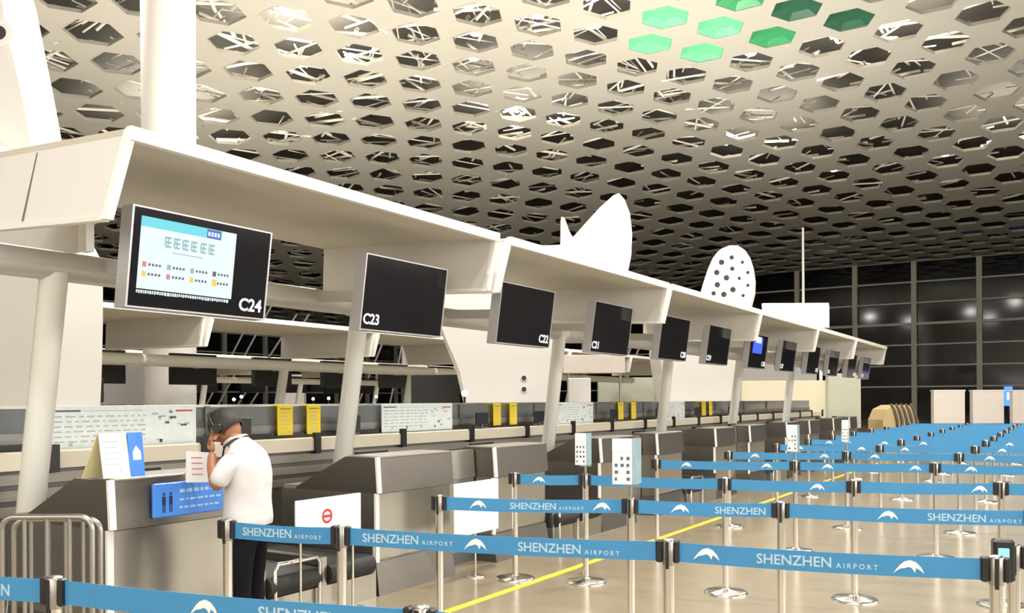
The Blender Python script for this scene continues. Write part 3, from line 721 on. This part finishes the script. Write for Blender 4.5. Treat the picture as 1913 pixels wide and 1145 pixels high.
# ribbed scanner housing
c = onD(1683, 800, 29)
t = thing('scanner_tunnel', 'rounded scanner housing with dark curved ribs near the window wall', 'scanner', (c.x, c.y, 0), YAW)
mb = MB(); prof = [(-.6, 0, 0), (-.6, 0, .95), (-.45, 0, 1.3), (-.15, 0, 1.45), (.25, 0, 1.45), (.5, 0, 1.25), (.6, 0, .9), (.6, 0, 0)]
mb.prism([(x*.98, y, z*.98) for x, y, z in prof], (0, 1.2, 0)); mb.build('housing', mat('tan_housing', (.55, .42, .22), .5), t)
for q in range(5):
    mb = MB(); x0 = -.1+q*.16
    mb.path([(x0, -.04, .55), (x0-.04, -.04, .95), (x0-.12, -.03, 1.25), (x0-.22, .03, 1.46)], .045, 8); mb.build('rib', mat('dark_rib', (.10, .085, .06), .5), t)
# thin mast and far hanging panel
p0 = onD(1500, 425, 45); p1 = onD(1506, 570, 45)
mb = MB(); mb.cyl((0, 0, 0), (0, 0, p0.z), .10, .055, n=10); tag(mb.build('white_mast', postm, loc=(p0.x, p0.y, 0)), 'thin white mast standing before the right window wall', 'mast')
fbox(1425, 570, 1546, 612, 36, .12, cap_m, 'far_canopy_panel', 'grey canopy panel with white edges behind the front canopies at right', 'panel',
     lambda t, ww, hh: [MB().box((-ww/2, -.03, hh-.03), (ww/2+.04, .14, hh+.08)).build('edge_trim', edge_m, t), MB().box((ww/2-.03, -.03, 0), (ww/2+.06, .14, hh)).build('edge_trim', edge_m, t)]+[MB().cyl((s*ww*.4, .06, -t.location.z), (s*ww*.4, .06, 0), .07, n=8).build('leg', postm, t) for s in (-1, 1)])

# ------------------------------------------------------------ belt barriers
def stanchion(label):
    s = thing('barrier_post', label, 'barrier post', (0, 0, 0), 0, 'belt barrier posts')
    mb = MB(); mb.lathe([(.178, 0), (.178, .012), (.165, .024), (.05, .034), (.032, .045)], n=32); mb.build('base', chrome, s)
    mb = MB(); mb.lathe([(.026, .03), (.026, .845)], n=20); mb.build('post', chrome, s)
    mb = MB(); mb.lathe([(.029, .845), (.030, .85), (.030, .955), (.026, .962), (.01, .965)], n=20); mb.build('head', steel, s)
    mb = MB(); mb.bbox((-.058, -.020, .855), (-.027, .020, .958), .006); mb.bbox((.027, -.020, .855), (.050, .020, .958), .006); mb.bbox((-.010, -.034, .83), (.006, -.026, .955), .002); mb.build('clip', black_p, s)
    return s
BIRD = [(0, 0), (.10, .30), (.22, .62), (.36, .88), (.55, 1.0), (.74, .86), (.90, .5), (1.0, .05), (.84, .32), (.74, .45), (.70, .1), (.60, .42), (.50, .5), (.36, .40), (.22, .34)]
txt_big = text_mb('SHENZHEN', .062, .0004, .0008); tw = max(v.x for v in txt_big[0])
txt_small = text_mb('AIRPORT', .030, .0004, .0004, 1.5); ts = max(v.x for v in txt_small[0])
def tape(p, q, label, detail, phase=0.0):
    p = Vector(p); q = Vector(q); d = q-p; L = d.length; a = math.atan2(d.y, d.x)
    t = thing('barrier_tape', label, 'barrier tape', (p.x, p.y, 0), a, 'blue barrier tapes')
    n = max(2, int(L/.15)); z0, z1 = .862, .950
    def sag(x): return -.010*math.sin(math.pi*x/L)
    vs = []
    for i in range(n+1):
        x = .045+(L-.09)*i/n; vs += [(x, -.0012, z0+sag(x)), (x, -.0012, z1+sag(x)), (x, .0012, z1+sag(x)), (x, .0012, z0+sag(x))]
    fs = []
    for i in range(n):
        for k in range(4): fs.append([i*4+k, i*4+(k+1) % 4, i*4+4+(k+1) % 4, i*4+4+k])
    fs += [[0, 3, 2, 1], [n*4, n*4+1, n*4+2, n*4+3]]
    mb = MB(); mb.add(vs, fs); mb.build('ribbon', tape_m, t)
    if detail >= 1:
        pitch = .84; x = phase
        while x < L-.12:
            tm, bm = MB(), MB()
            bx = x+.56
            if bx+.13 < L-.06 and bx > .06:
                bm.prism([(bx+u*.12, -.0018, z0+.014+v*.058+sag(bx)) for u, v in reversed(BIRD)], (0, -.0006, 0))
            if detail >= 2 and x > .05 and x+tw < L-.06:
                put(tm, txt_big, lambda v: (x+v.x, -.0018-v.z, z0+.022+v.y+sag(x)))
                if x+tw+.02+ts < L-.06: put(tm, txt_small, lambda v: (x+tw+.02+v.x, -.0018-v.z, z0+.022+v.y+sag(x)))
            x += pitch
            if tm.f: tm.build('lettering', letter_m, t)
            if bm.f: bm.build('bird_logo', print_w, t)
    return t
def rowY(y15, x): return y15+.20*(x+1.5)
rows = [
 ('A', [(-4.75, 1.5), (-3.17, 1.87), (-1.71, 2.19), (-.2, 2.5)]),
 ('B', [(-3.90, 3.28), (-3.19, 3.42), (-1.55, 3.83), (-.24, 4.09)]),
 ('C', [(-3.64, 4.87), (-2.43, 5.35), (-1.52, 5.62), (-.15, 5.95)]),
 ('D', [(-4.20, 6.75), (-3.59, 6.95), (-2.39, 7.14), (-1.43, 7.42), (-.42, 7.79), (.8, 8.0)]),
 ('E', [(-3.80, 9.05), (-2.42, 9.50), (-1.11, 9.82), (.15, 10.1)]),
 ('F', [(-3.60, 10.9), (-2.30, 11.5), (-1.07, 11.75), (.2, 12.0)]),
]
for n_, y in enumerate((13.5, 15.4, 17.2, 19.1, 21.0, 22.9, 24.8, 26.7)):
    xs = (-3.6, -2.22, -1.04, .2)
    rows.append((chr(71+n_), [(x, rowY(y, x)) for x in xs]))
proto = stanchion('x'); first = True
ptlab = {('A', 1): 'at the bottom left, in front of the steel barrier', ('A', 2): 'at the bottom edge, only its head showing',
         ('B', 0): 'beside the trousers of the person', ('B', 1): 'in front of the round no-entry board', ('B', 2): 'near the bottom centre', ('B', 3): 'near the bottom right corner'}
phases = {'A': [.25, .05, .5], 'B': [.1, .12, -.45], 'C': [-.35, -.3, .0], 'D': [-.4, -.3, .1, .3, .2]}
for ri, (rn, ps) in enumerate(rows):
    for i, (x, y) in enumerate(ps):
        lab = ptlab.get((rn, i)) or '%s from the left in the %s tape row' % (ORD[i], ORD[ri])
        lab = 'steel belt barrier post, '+lab
        a = .2
        if first: proto.location = (x, y, 0); proto.rotation_euler = (0, 0, a); proto['label'] = lab; first = False
        else: dup(proto, (x, y, 0), lab, rz=a)
    for i in range(len(ps)-1):
        tape(ps[i], ps[i+1], 'blue barrier tape, %s span from the left in the %s tape row' % (ORD[i], ORD[ri]), 2 if ri < 3 else (1 if ri < 8 else 0), phases.get(rn, [-.3]*6)[i])
# extra post with a light blue screen head
p = (-.195, 4.46)
s = dup(proto, (p[0], p[1], 0), 'black headed barrier post with a light blue panel at the right edge', rz=.2)
mb = MB(); mb.bbox((-.085, -.055, .80), (-.0, .03, .985), .01); mb.build('black_head', black_p, s)
mb = MB(); mb.bbox((-.068, -.061, .84), (-.024, -.054, .95), .003); mb.build('blue_panel', mat('pale_blue_panel', (.25, .55, .75), .3, emit=(.2, .5, .75), es=.5), s)
# folded notice cards on posts
def card(px, ri, i, wd, ht, z0, label, big):
    x, y = rows[ri][1][i]
    t = thing('notice_card', label, 'notice card', (x, y, .966), YAW, 'notice cards on barrier posts')
    mb = MB(); mb.cyl((0, 0, -.012), (0, 0, z0-.966+.02), .012, n=8); mb.box((-.05, -.03, z0-.98), (.05, .03, z0-.966+.0)); mb.build('holder', steel, t)
    for s_, m_ in ((-1, paper), (1, mat('smoky_card', (.30, .44, .50), .3, var=.3, scale=12))):
        mb = MB(); zz = z0-.966
        a_ = (-wd*.62, -.035) if s_ < 0 else (0, -.07); b_ = (0, -.07) if s_ < 0 else (wd*.38, .03)
        nx, ny = -(b_[1]-a_[1]), (b_[0]-a_[0]); l_ = math.hypot(nx, ny); nx, ny = nx/l_*.006, ny/l_*.006
        mb.hexa([(a_[0], a_[1], zz), (b_[0], b_[1], zz), (b_[0]+nx, b_[1]+ny, zz), (a_[0]+nx, a_[1]+ny, zz)], [(a_[0], a_[1], zz+ht), (b_[0], b_[1], zz+ht), (b_[0]+nx, b_[1]+ny, zz+ht), (a_[0]+nx, a_[1]+ny, zz+ht)])
        leaf = mb.build('leaf', m_, t)
        if s_ < 0:
            pr = MB(); rnd = random.Random(px)
            def pt(u, v): return (a_[0]+(b_[0]-a_[0])*u-nx*.3, a_[1]+(b_[1]-a_[1])*u-ny*.3, zz+ht*v)
            def rc(u0, v0, u1, v1): pr.add([pt(u0, v0), pt(u1, v0), pt(u1, v1), pt(u0, v1)], [[0, 1, 2, 3]])
            pr.cur = 0; rc(.0, .72, 1, 1)
            pr.cur = 1
            for r_ in range(4):
                for c_ in range(3):
                    if rnd.random() < .8: u = .12+c_*.3; v = .08+r_*.15; rc(u, v, u+.12+rnd.random()*.06, v+.07)
            pr.build('print', [paper_b, ink], leaf)
card(1183, 2, 1, .20, .30, 1.055, 'largest folded notice card, white and pale blue, on a barrier post', True)
card(1097, 3, 1, .15, .28, 1.04, 'folded notice card left of the largest one', False)
card(1490, 4, 1, .15, .28, 1.06, 'white notice card on the fifth tape row', False)
card(1576, 5, 1, .12, .27, 1.08, 'smallest and farthest white notice card', False)

# ------------------------------------------------------------ boards closing the belts
def closing_board(y0, y1, z0, z1, X, label, ring):
    t = thing('closing_board', label, 'board', (X, (y0+y1)/2, 0), 0, None)
    h = (y1-y0)/2
    mb = MB(); mb.bbox((-.008, -h, z0), (.008, h, z1), .004); mb.build('board', paper, t)
    if ring:
        mb = MB(); cy, cz_ = -.03, (z0+z1)/2+.01
        n = 24; ro, ri_ = .055, .036
        vs = [(.0095, cy+ro*math.cos(2*math.pi*i/n), cz_+ro*math.sin(2*math.pi*i/n)) for i in range(n)]+[(.0095, cy+ri_*math.cos(2*math.pi*i/n), cz_+ri_*math.sin(2*math.pi*i/n)) for i in range(n)]
        mb.add(vs, [[i, (i+1) % n, n+(i+1) % n, n+i] for i in range(n)])
        mb.add([(.0097, cy-.035, cz_-.010), (.0097, cy+.035, cz_-.010), (.0097, cy+.035, cz_+.010), (.0097, cy-.035, cz_+.010)], [[0, 1, 2, 3]])
        mb.build('no_entry_symbol', ink_r, t)
    for s_ in (-1, 1) if ring else (0,):
        mb = MB(); mb.cyl((-.02, s_*h*.8, .012), (-.02, s_*h*.8, z1-.04), .011, n=8); mb.build('pole', chrome, t)
        mb = MB(); mb.lathe([(.09, 0), (.09, .01), (.03, .02)], c=(-.02, s_*h*.8, 0), n=16); mb.build('foot', chrome, t)
a = onX(551, 932, -4.68); b_ = onX(673, 920, -4.68); c_ = onX(673, 992, -4.68)
closing_board(a.y, b_.y, c_.z, b_.z, -4.68, 'white board with a red round no-entry symbol in front of a belt', True)
a = onX(848, 905, -4.55); b_ = onX(930, 893, -4.55); c_ = onX(930, 987, -4.55)
closing_board(a.y, b_.y, c_.z, b_.z, -4.55, 'plain white board crossed by a blue tape, in front of the third desk', False)

# ------------------------------------------------------------ items on the left desk
def on_face(px, py): return onX(px, py, -4.80)
a = on_face(284, 900); b_ = on_face(410, 880)
t = thing('desk_sign', 'blue sign with small figures fixed to the front of the left end desk', 'sign', (-4.785, a.y, .885), 0)
W = b_.y-a.y+.02
mb = MB(); mb.bbox((-.025, 0, 0), (0, W, .215), .006); mb.build('board', sign_blue, t)
mb = MB()
def fr_(y0, z0, y1, z1, c): mb.cur = c; mb.add([(.0012, y0, z0), (.0012, y1, z0), (.0012, y1, z1), (.0012, y0, z1)], [[0, 1, 2, 3]])
for k in range(2):
    y = .06+k*.05; fr_(y, .075, y+.026, .13, 0); fr_(y+.006, .135, y+.02, .155, 0); fr_(y+.002, .03, y+.010, .075, 0); fr_(y+.016, .03, y+.024, .075, 0)
for r_ in range(3):
    y = .19
    while y < W-.06:
        wl = random.uniform(.02, .05); fr_(y, .045+r_*.05, y+wl, .058+r_*.05+(.01 if r_ == 2 else 0), 1); y += wl+.012
mb.build('print', [mat('navy_ink', (.01, .02, .10), .5), mat('light_blue_ink', (.35, .6, .9), .5)], t)
# folded cream notice and small blue notice standing on the desk
a = onX(190, 895, -4.93); b_ = onX(233, 895, -4.93)
t = thing('tent_card', 'tall cream folded notice standing on the left end desk', 'notice', (-4.93, a.y-.02, 1.15), 0)
W = b_.y-a.y+.03; H_ = .27
mb = MB(); mb.hexa([(.05, 0, 0), (.05, W, 0), (.044, W, 0), (.044, 0, 0)], [(.0, 0, H_), (.0, W, H_), (-.006, W, H_), (-.006, 0, H_)]); mb.build('front_leaf', mat('cream_card', (.82, .80, .68), .5, var=.05), t)
mb = MB(); mb.hexa([(-.09, -.05, 0), (-.09, W-.05, 0), (-.096, W-.05, 0), (-.096, -.05, 0)], [(-.006, 0, H_), (-.006, W, H_), (-.012, W, H_), (-.012, 0, H_)]); mb.build('back_leaf', mat('yellow_card', (.72, .66, .36), .5), t)
mb = MB()
def tl(y, z, w_, h_): 
    f = lambda q: .05*(1-q/H_)+.0012
    mb.add([(f(z), y, z), (f(z), y+w_, z), (f(z+h_), y+w_, z+h_), (f(z+h_), y, z+h_)], [[0, 1, 2, 3]])
for r_ in range(5): tl(.02, .08+r_*.034, W*.6-.02*(r_ % 2), .008)
tl(W*.6, .035, .025, .02)
mb.build('print', ink_l, t)
a = onX(235, 895, -4.93); b_ = onX(262, 895, -4.93)
t = thing('tent_card', 'narrow bright blue notice with a white arrow beside the cream one', 'notice', (-4.91, a.y, 1.15), 0)
W = b_.y-a.y
mb = MB(); mb.hexa([(.03, 0, 0), (.03, W, 0), (.024, W, 0), (.024, 0, 0)], [(.0, 0, .27), (.0, W, .27), (-.006, W, .27), (-.006, 0, .27)]); mb.build('leaf', sign_blue, t)
mb = MB(); mb.hexa([(-.07, 0, 0), (-.07, W, 0), (-.075, W, 0), (-.075, 0, 0)], [(-.005, 0, .27), (-.005, W, .27), (-.01, W, .27), (-.01, 0, .27)]); mb.build('strut', sign_blue, t)
mb = MB(); f = lambda z: .03*(1-z/.27)+.0012
mb.add([(f(.10), W*.25, .10), (f(.10), W*.8, .10), (f(.15), W*.8, .15), (f(.19), W*.5, .19), (f(.15), W*.25, .15)], [[0, 1, 2, 3, 4]]); mb.build('print', print_w, t)

# ------------------------------------------------------------ steel crowd barrier at left
t = thing('crowd_barrier', 'two-panel tubular steel crowd barrier at the lower left', 'barrier', (-4.02, 2.56, 0), YAW)
Wd = .44
def panel(p0, p1, nb, hh):
    p0 = Vector(p0); p1 = Vector(p1); d = (p1-p0)
    q = MB(); r = .06; un = d.normalized()
    pts = [p0+Vector((0, 0, .02)), p0+Vector((0, 0, hh-r))]+[p0+un*(r*(1-math.cos(a)))+Vector((0, 0, hh-r+r*math.sin(a))) for a in (.4, .8, 1.2)]+[p0+un*r+Vector((0, 0, hh)), p1-un*r+Vector((0, 0, hh))]
    pts += [p1-un*(r*(1-math.sin(a)))+Vector((0, 0, hh-r+r*math.cos(a))) for a in (.4, .8, 1.2)]+[p1+Vector((0, 0, hh-r)), p1+Vector((0, 0, .02))]
    q.path(pts, .015, 10); q.cyl(p0+Vector((0, 0, .18)), p1+Vector((0, 0, .18)), .012, n=8); q.build('frame', steel, t)
    for i in range(nb):
        c = p0+d*((i+1)/(nb+1)); b2 = MB(); b2.cyl(c+Vector((0, 0, .18)), c+Vector((0, 0, hh-.01)), .012, n=8); b2.build('bar', steel, t)
panel((-Wd, 0, 0), (0, 0, 0), 3, 1.05)
panel((-Wd-.1, .28, 0), (-.09, .28, 0), 4, 1.0)
mb = MB()
for x in (-Wd, 0): mb.box((x-.02, -.2, 0), (x+.02, .2, .02))
mb.build('foot', chrome, t)

# ------------------------------------------------------------ floor line
mb = MB(); mb.box((-4.04, 4.9, 0.0005), (-3.96, 24, .003)); struct(mb.build('trim_6', mat('yellow_line', srgb(225, 205, 60), .4, var=.08)))

# ------------------------------------------------------------ the person
def skin_obj(name, verts, edges, radii, mt, parent, root=0, sub=2):
    me = bpy.data.meshes.new(name); me.from_pydata([tuple(v) for v in verts], edges, [])
    o = bpy.data.objects.new(name, me); COL.objects.link(o); o.parent = parent
    me.materials.append(mt)
    md = o.modifiers.new('skin', 'SKIN'); md.use_smooth_shade = True; md.branch_smoothing = .6
    sv = me.skin_vertices[0].data if me.skin_vertices else None
    for i, r in enumerate(radii):
        sv[i].radius = r if hasattr(r, '__len__') else (r, r); sv[i].use_root = (i == root)
    s2 = o.modifiers.new('sub', 'SUBSURF'); s2.levels = sub; s2.render_levels = sub
    return o
# local frame: x forward (towards desk), y to the person's left, z up
fw = Vector((-.95, -.31, 0)).normalized()
per = thing('person', 'person in white shirt, dark trousers and black headphones, head bowed over the left desk', 'person', (-4.33, 3.80, 0), math.atan2(fw.y, fw.x))
BV = [(-.02, 0, .90), (.0, 0, 1.02), (.0, 0, 1.16), (.01, 0, 1.27), (.05, 0, 1.335), (.095, 0, 1.385),     # spine .. neck 0-5
      (.13, 0, 1.43), (.155, 0, 1.475),                       # skull 6,7
      (.01, .15, 1.265), (.09, .215, 1.08), (.155, .15, 1.22), (.175, .115, 1.295),    # left arm 8-11 (wrist)
      (.01, -.15, 1.265), (.17, -.20, 1.10), (.31, -.10, 1.13), (.345, -.07, 1.14), # right arm 12-15
      (-.015, .085, .80), (.01, .10, .47), (-.02, .10, .09), (.12, .11, .05),            # left leg 16-19
      (-.01, -.085, .80), (.04, -.10, .47), (.0, -.10, .09), (.14, -.11, .05)]          # right leg 20-23
BE = [(0,1),(1,2),(2,3),(3,4),(4,5),(5,6),(6,7),(3,8),(8,9),(9,10),(10,11),(3,12),(12,13),(13,14),(14,15),(0,16),(16,17),(17,18),(18,19),(0,20),(20,21),(21,22),(22,23)]
BR = [(.07,.08),(.08,.085),(.09,.095),(.075,.085),(.055,.055),(.048,.048),(.07,.075),(.065,.07),
      .045,.038,.034,.026,.045,.038,.032,.026,.062,.045,.034,.03,.062,.045,.034,.03]
body = skin_obj('body', BV, BE, BR, skin, per)
# head details
hc = Vector((.155, 0, 1.445)); tilt = .75
HM = Matrix.Rotation(tilt, 3, 'Y')   # nose pitches downwards
def hp(x, y, z): return hc+HM @ Vector((x, y, z))
def head_lump(name, c, r, mt, par, n=18, k=12, squash=None):
    mb = MB(); tmp = MB(); tmp.ball((0, 0, 0), r, n, k)
    mb.add([hp(c[0]+v[0], c[1]+v[1], c[2]+v[2]) for v in tmp.v], tmp.f, True); return mb.build(name, mt, par)
mb = MB(); tmp = MB(); tmp.ball((0, 0, 0), (1, 1, 1), 24, 16)
def face(v):
    x, y, z = v; X = .098*x; Y_ = .074*y; Z = .118*z
    if z < 0: Y_ *= 1-.25*(-z)**1.5; X *= 1-.10*(-z)
    if x > .5 and abs(y) < .35 and -.35 < z < .15: X += .020*(1-abs(y)/.35)*(1-abs(z+.12)/.28 if abs(z+.12) < .28 else 0)
    if x > .6 and .08 < z < .3 and .2 < abs(y) < .6: X -= .006
    return hp(X, Y_, Z)
mb.add([face(v) for v in tmp.v], tmp.f, True); head = mb.build('head', skin, per)
mb = MB()
for s_ in (-1, 1):
    for q in range(1): pass
    tmp2 = MB(); tmp2.ball((0, 0, 0), (.010, .014, .007), 10, 6); mb.add([hp(.088+v[0], s_*.032+v[1], .018+v[2]) for v in tmp2.v], tmp2.f, True)
mb.build('eye', dark_m, head)
mb = MB(); tmp2 = MB(); tmp2.ball((0, 0, 0), (.010, .024, .007), 10, 6); mb.add([hp(.084+v[0], v[1], -.062+v[2]) for v in tmp2.v], tmp2.f, True); mb.build('mouth', mat('lips', srgb(140, 70, 60), .5), head)
for s_ in (-1, 1):
    head_lump('ear', (-.005, s_*.076, -.002), (.020, .010, .032), skin, head, 10, 8)
mb = MB(); tmp3 = MB(); tmp3.ball((0, 0, 0), (1, 1, 1), 26, 18)
def hairf(v):
    x, y, z = v; rnd = 1+.02*math.sin(19*x+7*y)*math.cos(17*z)
    k = 1.0 if (z > .22 or x < .15) else .86
    return hp(.108*x*k*rnd-.006, .083*y*k*rnd, .128*z*k*rnd+.004 if z > -.35 or x > 0 else -.045)
hv = [hairf(v) for v in tmp3.v]; mb.add(hv, [f for f in tmp3.f if all((tmp3.v[i][2] > .2 or tmp3.v[i][0] < .12) and tmp3.v[i][2] > -.55 for i in f)], True)
mb.build('hair', hair_m, per)
mb = MB(); mb.path([hp(.01, -.092*math.cos(a), .138*math.sin(a)) for a in [i*math.pi/14 for i in range(15)]], .010, 8); hd = mb.build('headphones', black_p, per)
for s_ in (-1, 1):
    q = MB(); q.cyl(hp(.0, s_*.078, 0), hp(.0, s_*.104, 0), .034, .030, n=16); q.build('ear_cup', black_p, hd)
# clothing
def loft(name, secs, mt, par, n=28, wr=0.0, seed=1):
    rnd = random.Random(seed); ph = [rnd.uniform(0, 6) for _ in range(8)]
    mb = MB(); vs = []
    for (cx, cy, z, rx, ry, tl) in secs:
        for i in range(n):
            a = 2*math.pi*i/n; w_ = 1+wr*(math.sin(3*a+ph[0]+z*30)*.5+math.sin(7*a+ph[1]-z*22)*.35+math.sin(z*55+2*a+ph[2])*.35)
            vs.append((cx+rx*math.cos(a)*w_, cy+ry*math.sin(a)*w_, z+tl*math.cos(a)))
    fs = []
    for k in range(len(secs)-1):
        for i in range(n):
            q = (i+1) % n; fs.append([k*n+i, k*n+q, (k+1)*n+q, (k+1)*n+i])
    mb.add(vs, fs, True); mb.add(vs, [list(range(n-1, -1, -1)), [(len(secs)-1)*n+i for i in range(n)]])
    o = mb.build(name, mt, par); s2 = o.modifiers.new('sub', 'SUBSURF'); s2.levels = 1; s2.render_levels = 1
    return o
shirt = loft('shirt', [(.0, 0, .835, .140, .172, -.012), (.0, 0, .87, .148, .178, -.01), (-.002, 0, .93, .140, .170, -.005), (-.004, 0, .99, .134, .166, 0), (-.004, 0, 1.05, .132, .168, 0), (-.006, 0, 1.11, .132, .174, 0),
    (-.006, 0, 1.17, .130, .184, 0), (-.004, 0, 1.22, .124, .190, -.005), (.004, 0, 1.26, .112, .182, -.01), (.016, 0, 1.295, .098, .150, -.02), (.034, 0, 1.325, .080, .105, -.025), (.056, 0, 1.35, .062, .070, -.03), (.072, 0, 1.368, .055, .060, -.03)], shirt_m, per, wr=.04)
skin_obj('sleeve', [(.005, .12, 1.245), (.02, .175, 1.235), (.055, .208, 1.16), (.08, .216, 1.095)], [(0, 1), (1, 2), (2, 3)], [.066, .070, .066, .064], shirt_m, shirt)
skin_obj('sleeve', [(.005, -.12, 1.245), (.025, -.175, 1.235), (.095, -.198, 1.17), (.145, -.2, 1.12)], [(0, 1), (1, 2), (2, 3)], [.066, .070, .066, .064], shirt_m, shirt)
TV = [(0, 0, .93), (0, 0, .86), (0, .095, .80), (.01, .10, .47), (-.02, .10, .12), (0, -.095, .80), (.04, -.10, .47), (.0, -.10, .12)]
TE = [(0,1),(1,2),(2,3),(3,4),(1,5),(5,6),(6,7)]
skin_obj('trousers', TV, TE, [(.135,.15),(.14,.155),.105,.082,.070,.105,.082,.070], trous, per)
for s_, x in ((1, -.02), (-1, .0)):
    mb = MB(); tmp4 = MB(); tmp4.ball((0, 0, 0), (.14, .052, .05), 14, 8)
    mb.add([(x+.06+v[0], s_*.10+v[1], max(.0, .045+v[2])) for v in tmp4.v], tmp4.f, True); mb.build('shoe', black_p, per)
mb = MB(); mb.path([(.15, .02, 1.325), (.125, .05, 1.35), (.08, .062, 1.375), (.03, .04, 1.392), (.018, .0, 1.396), (.03, -.04, 1.392), (.08, -.062, 1.375), (.125, -.05, 1.35), (.15, -.02, 1.325)], .012, 8); mb.build('collar', shirt_m, per)
mb = MB(); mb.path([(.162, .02, 1.12), (.150, .05, 1.24), (.115, .075, 1.33), (.05, .070, 1.375), (.0, 0.0, 1.395), (.05, -.070, 1.375), (.115, -.075, 1.33), (.150, -.05, 1.24), (.162, -.02, 1.12)], .006, 6); mb.build('lanyard', black_p, per)
# hands : palm + five separate fingers each
def hand(wrist, dirv, palmn, curl, par, side):
    wrist = Vector(wrist); d = Vector(dirv).normalized(); n = Vector(palmn); n = (n-d*n.dot(d)).normalized(); s = d.cross(n)*side
    V = []; E = []; Rd = []
    def addv(p, r): V.append(tuple(p)); Rd.append(r); return len(V)-1
    a0 = addv(wrist, (.020, .026)); a1 = addv(wrist+d*.035, (.016, .030)); a2 = addv(wrist+d*.075, (.013, .036)); E += [(a0, a1), (a1, a2)]
    o = skin_obj('palm', V, E, Rd, skin, par, 0, 2)
    for k, (off, L) in enumerate(((.027, .068), (.009, .078), (-.009, .072), (-.026, .056))):
        V2 = []; b0 = wrist+d*.070+s*off; pts = [b0]; ang = 0
        for q, f_ in enumerate((.45, .32, .23)):
            ang += curl*(.6+.25*q)+.05*k
            pts.append(pts[-1]+(d*math.cos(ang)+n*math.sin(ang)).normalized()*L*f_)
        skin_obj('finger', pts, [(0, 1), (1, 2), (2, 3)], [.0088, .0084, .0078, .0062], skin, o, 0, 1)
    b0 = wrist+d*.02+s*.026
    skin_obj('thumb', [b0, b0+d*.028+s*.022+n*.008, b0+d*.055+s*.028+n*.018, b0+d*.074+s*.022+n*.026], [(0, 1), (1, 2), (2, 3)], [.012, .0105, .0095, .007], skin, o, 0, 1)
hand((.175, .115, 1.295), (.10, -.16, .95), (-.35, -.9, 0), .35, per, 1)
hand((.345, -.07, 1.14), (.55, .45, .15), (0.1, -.2, -1), .45, per, -1)
# paper held by the person
hp0 = per.matrix_world
rzp = math.atan2(fw.y, fw.x)
pc = Vector((-4.33, 3.80, 0))+Matrix.Rotation(rzp, 3, 'Z') @ Vector((.335, .03, 0))
t = thing('paper_sheet', 'white printed sheet held upright by the person over the desk', 'paper', (pc.x, pc.y, 1.10), YAW)
mb = MB(); mb.hexa([(-.075, .0, 0), (.075, .01, .0), (.075, .012, .0), (-.075, .002, .0)], [(-.06, -.03, .20), (.08, -.02, .19), (.08, -.018, .19), (-.06, -.028, .20)]); mb.build('sheet', paper, t)
mb = MB()
for r_ in range(4): mb.add([(-.03, -.024*(.05+r_*.04)/.2-.001-.006, .05+r_*.035), (.04, -.01-.024*(.05+r_*.04)/.2, .05+r_*.035), (.04, -.012-.024*(.05+r_*.04)/.2, .055+r_*.035), (-.03, -.008-.024*(.05+r_*.04)/.2, .055+r_*.035)], [[0, 1, 2, 3]])
mb.build('print', ink_r, t)
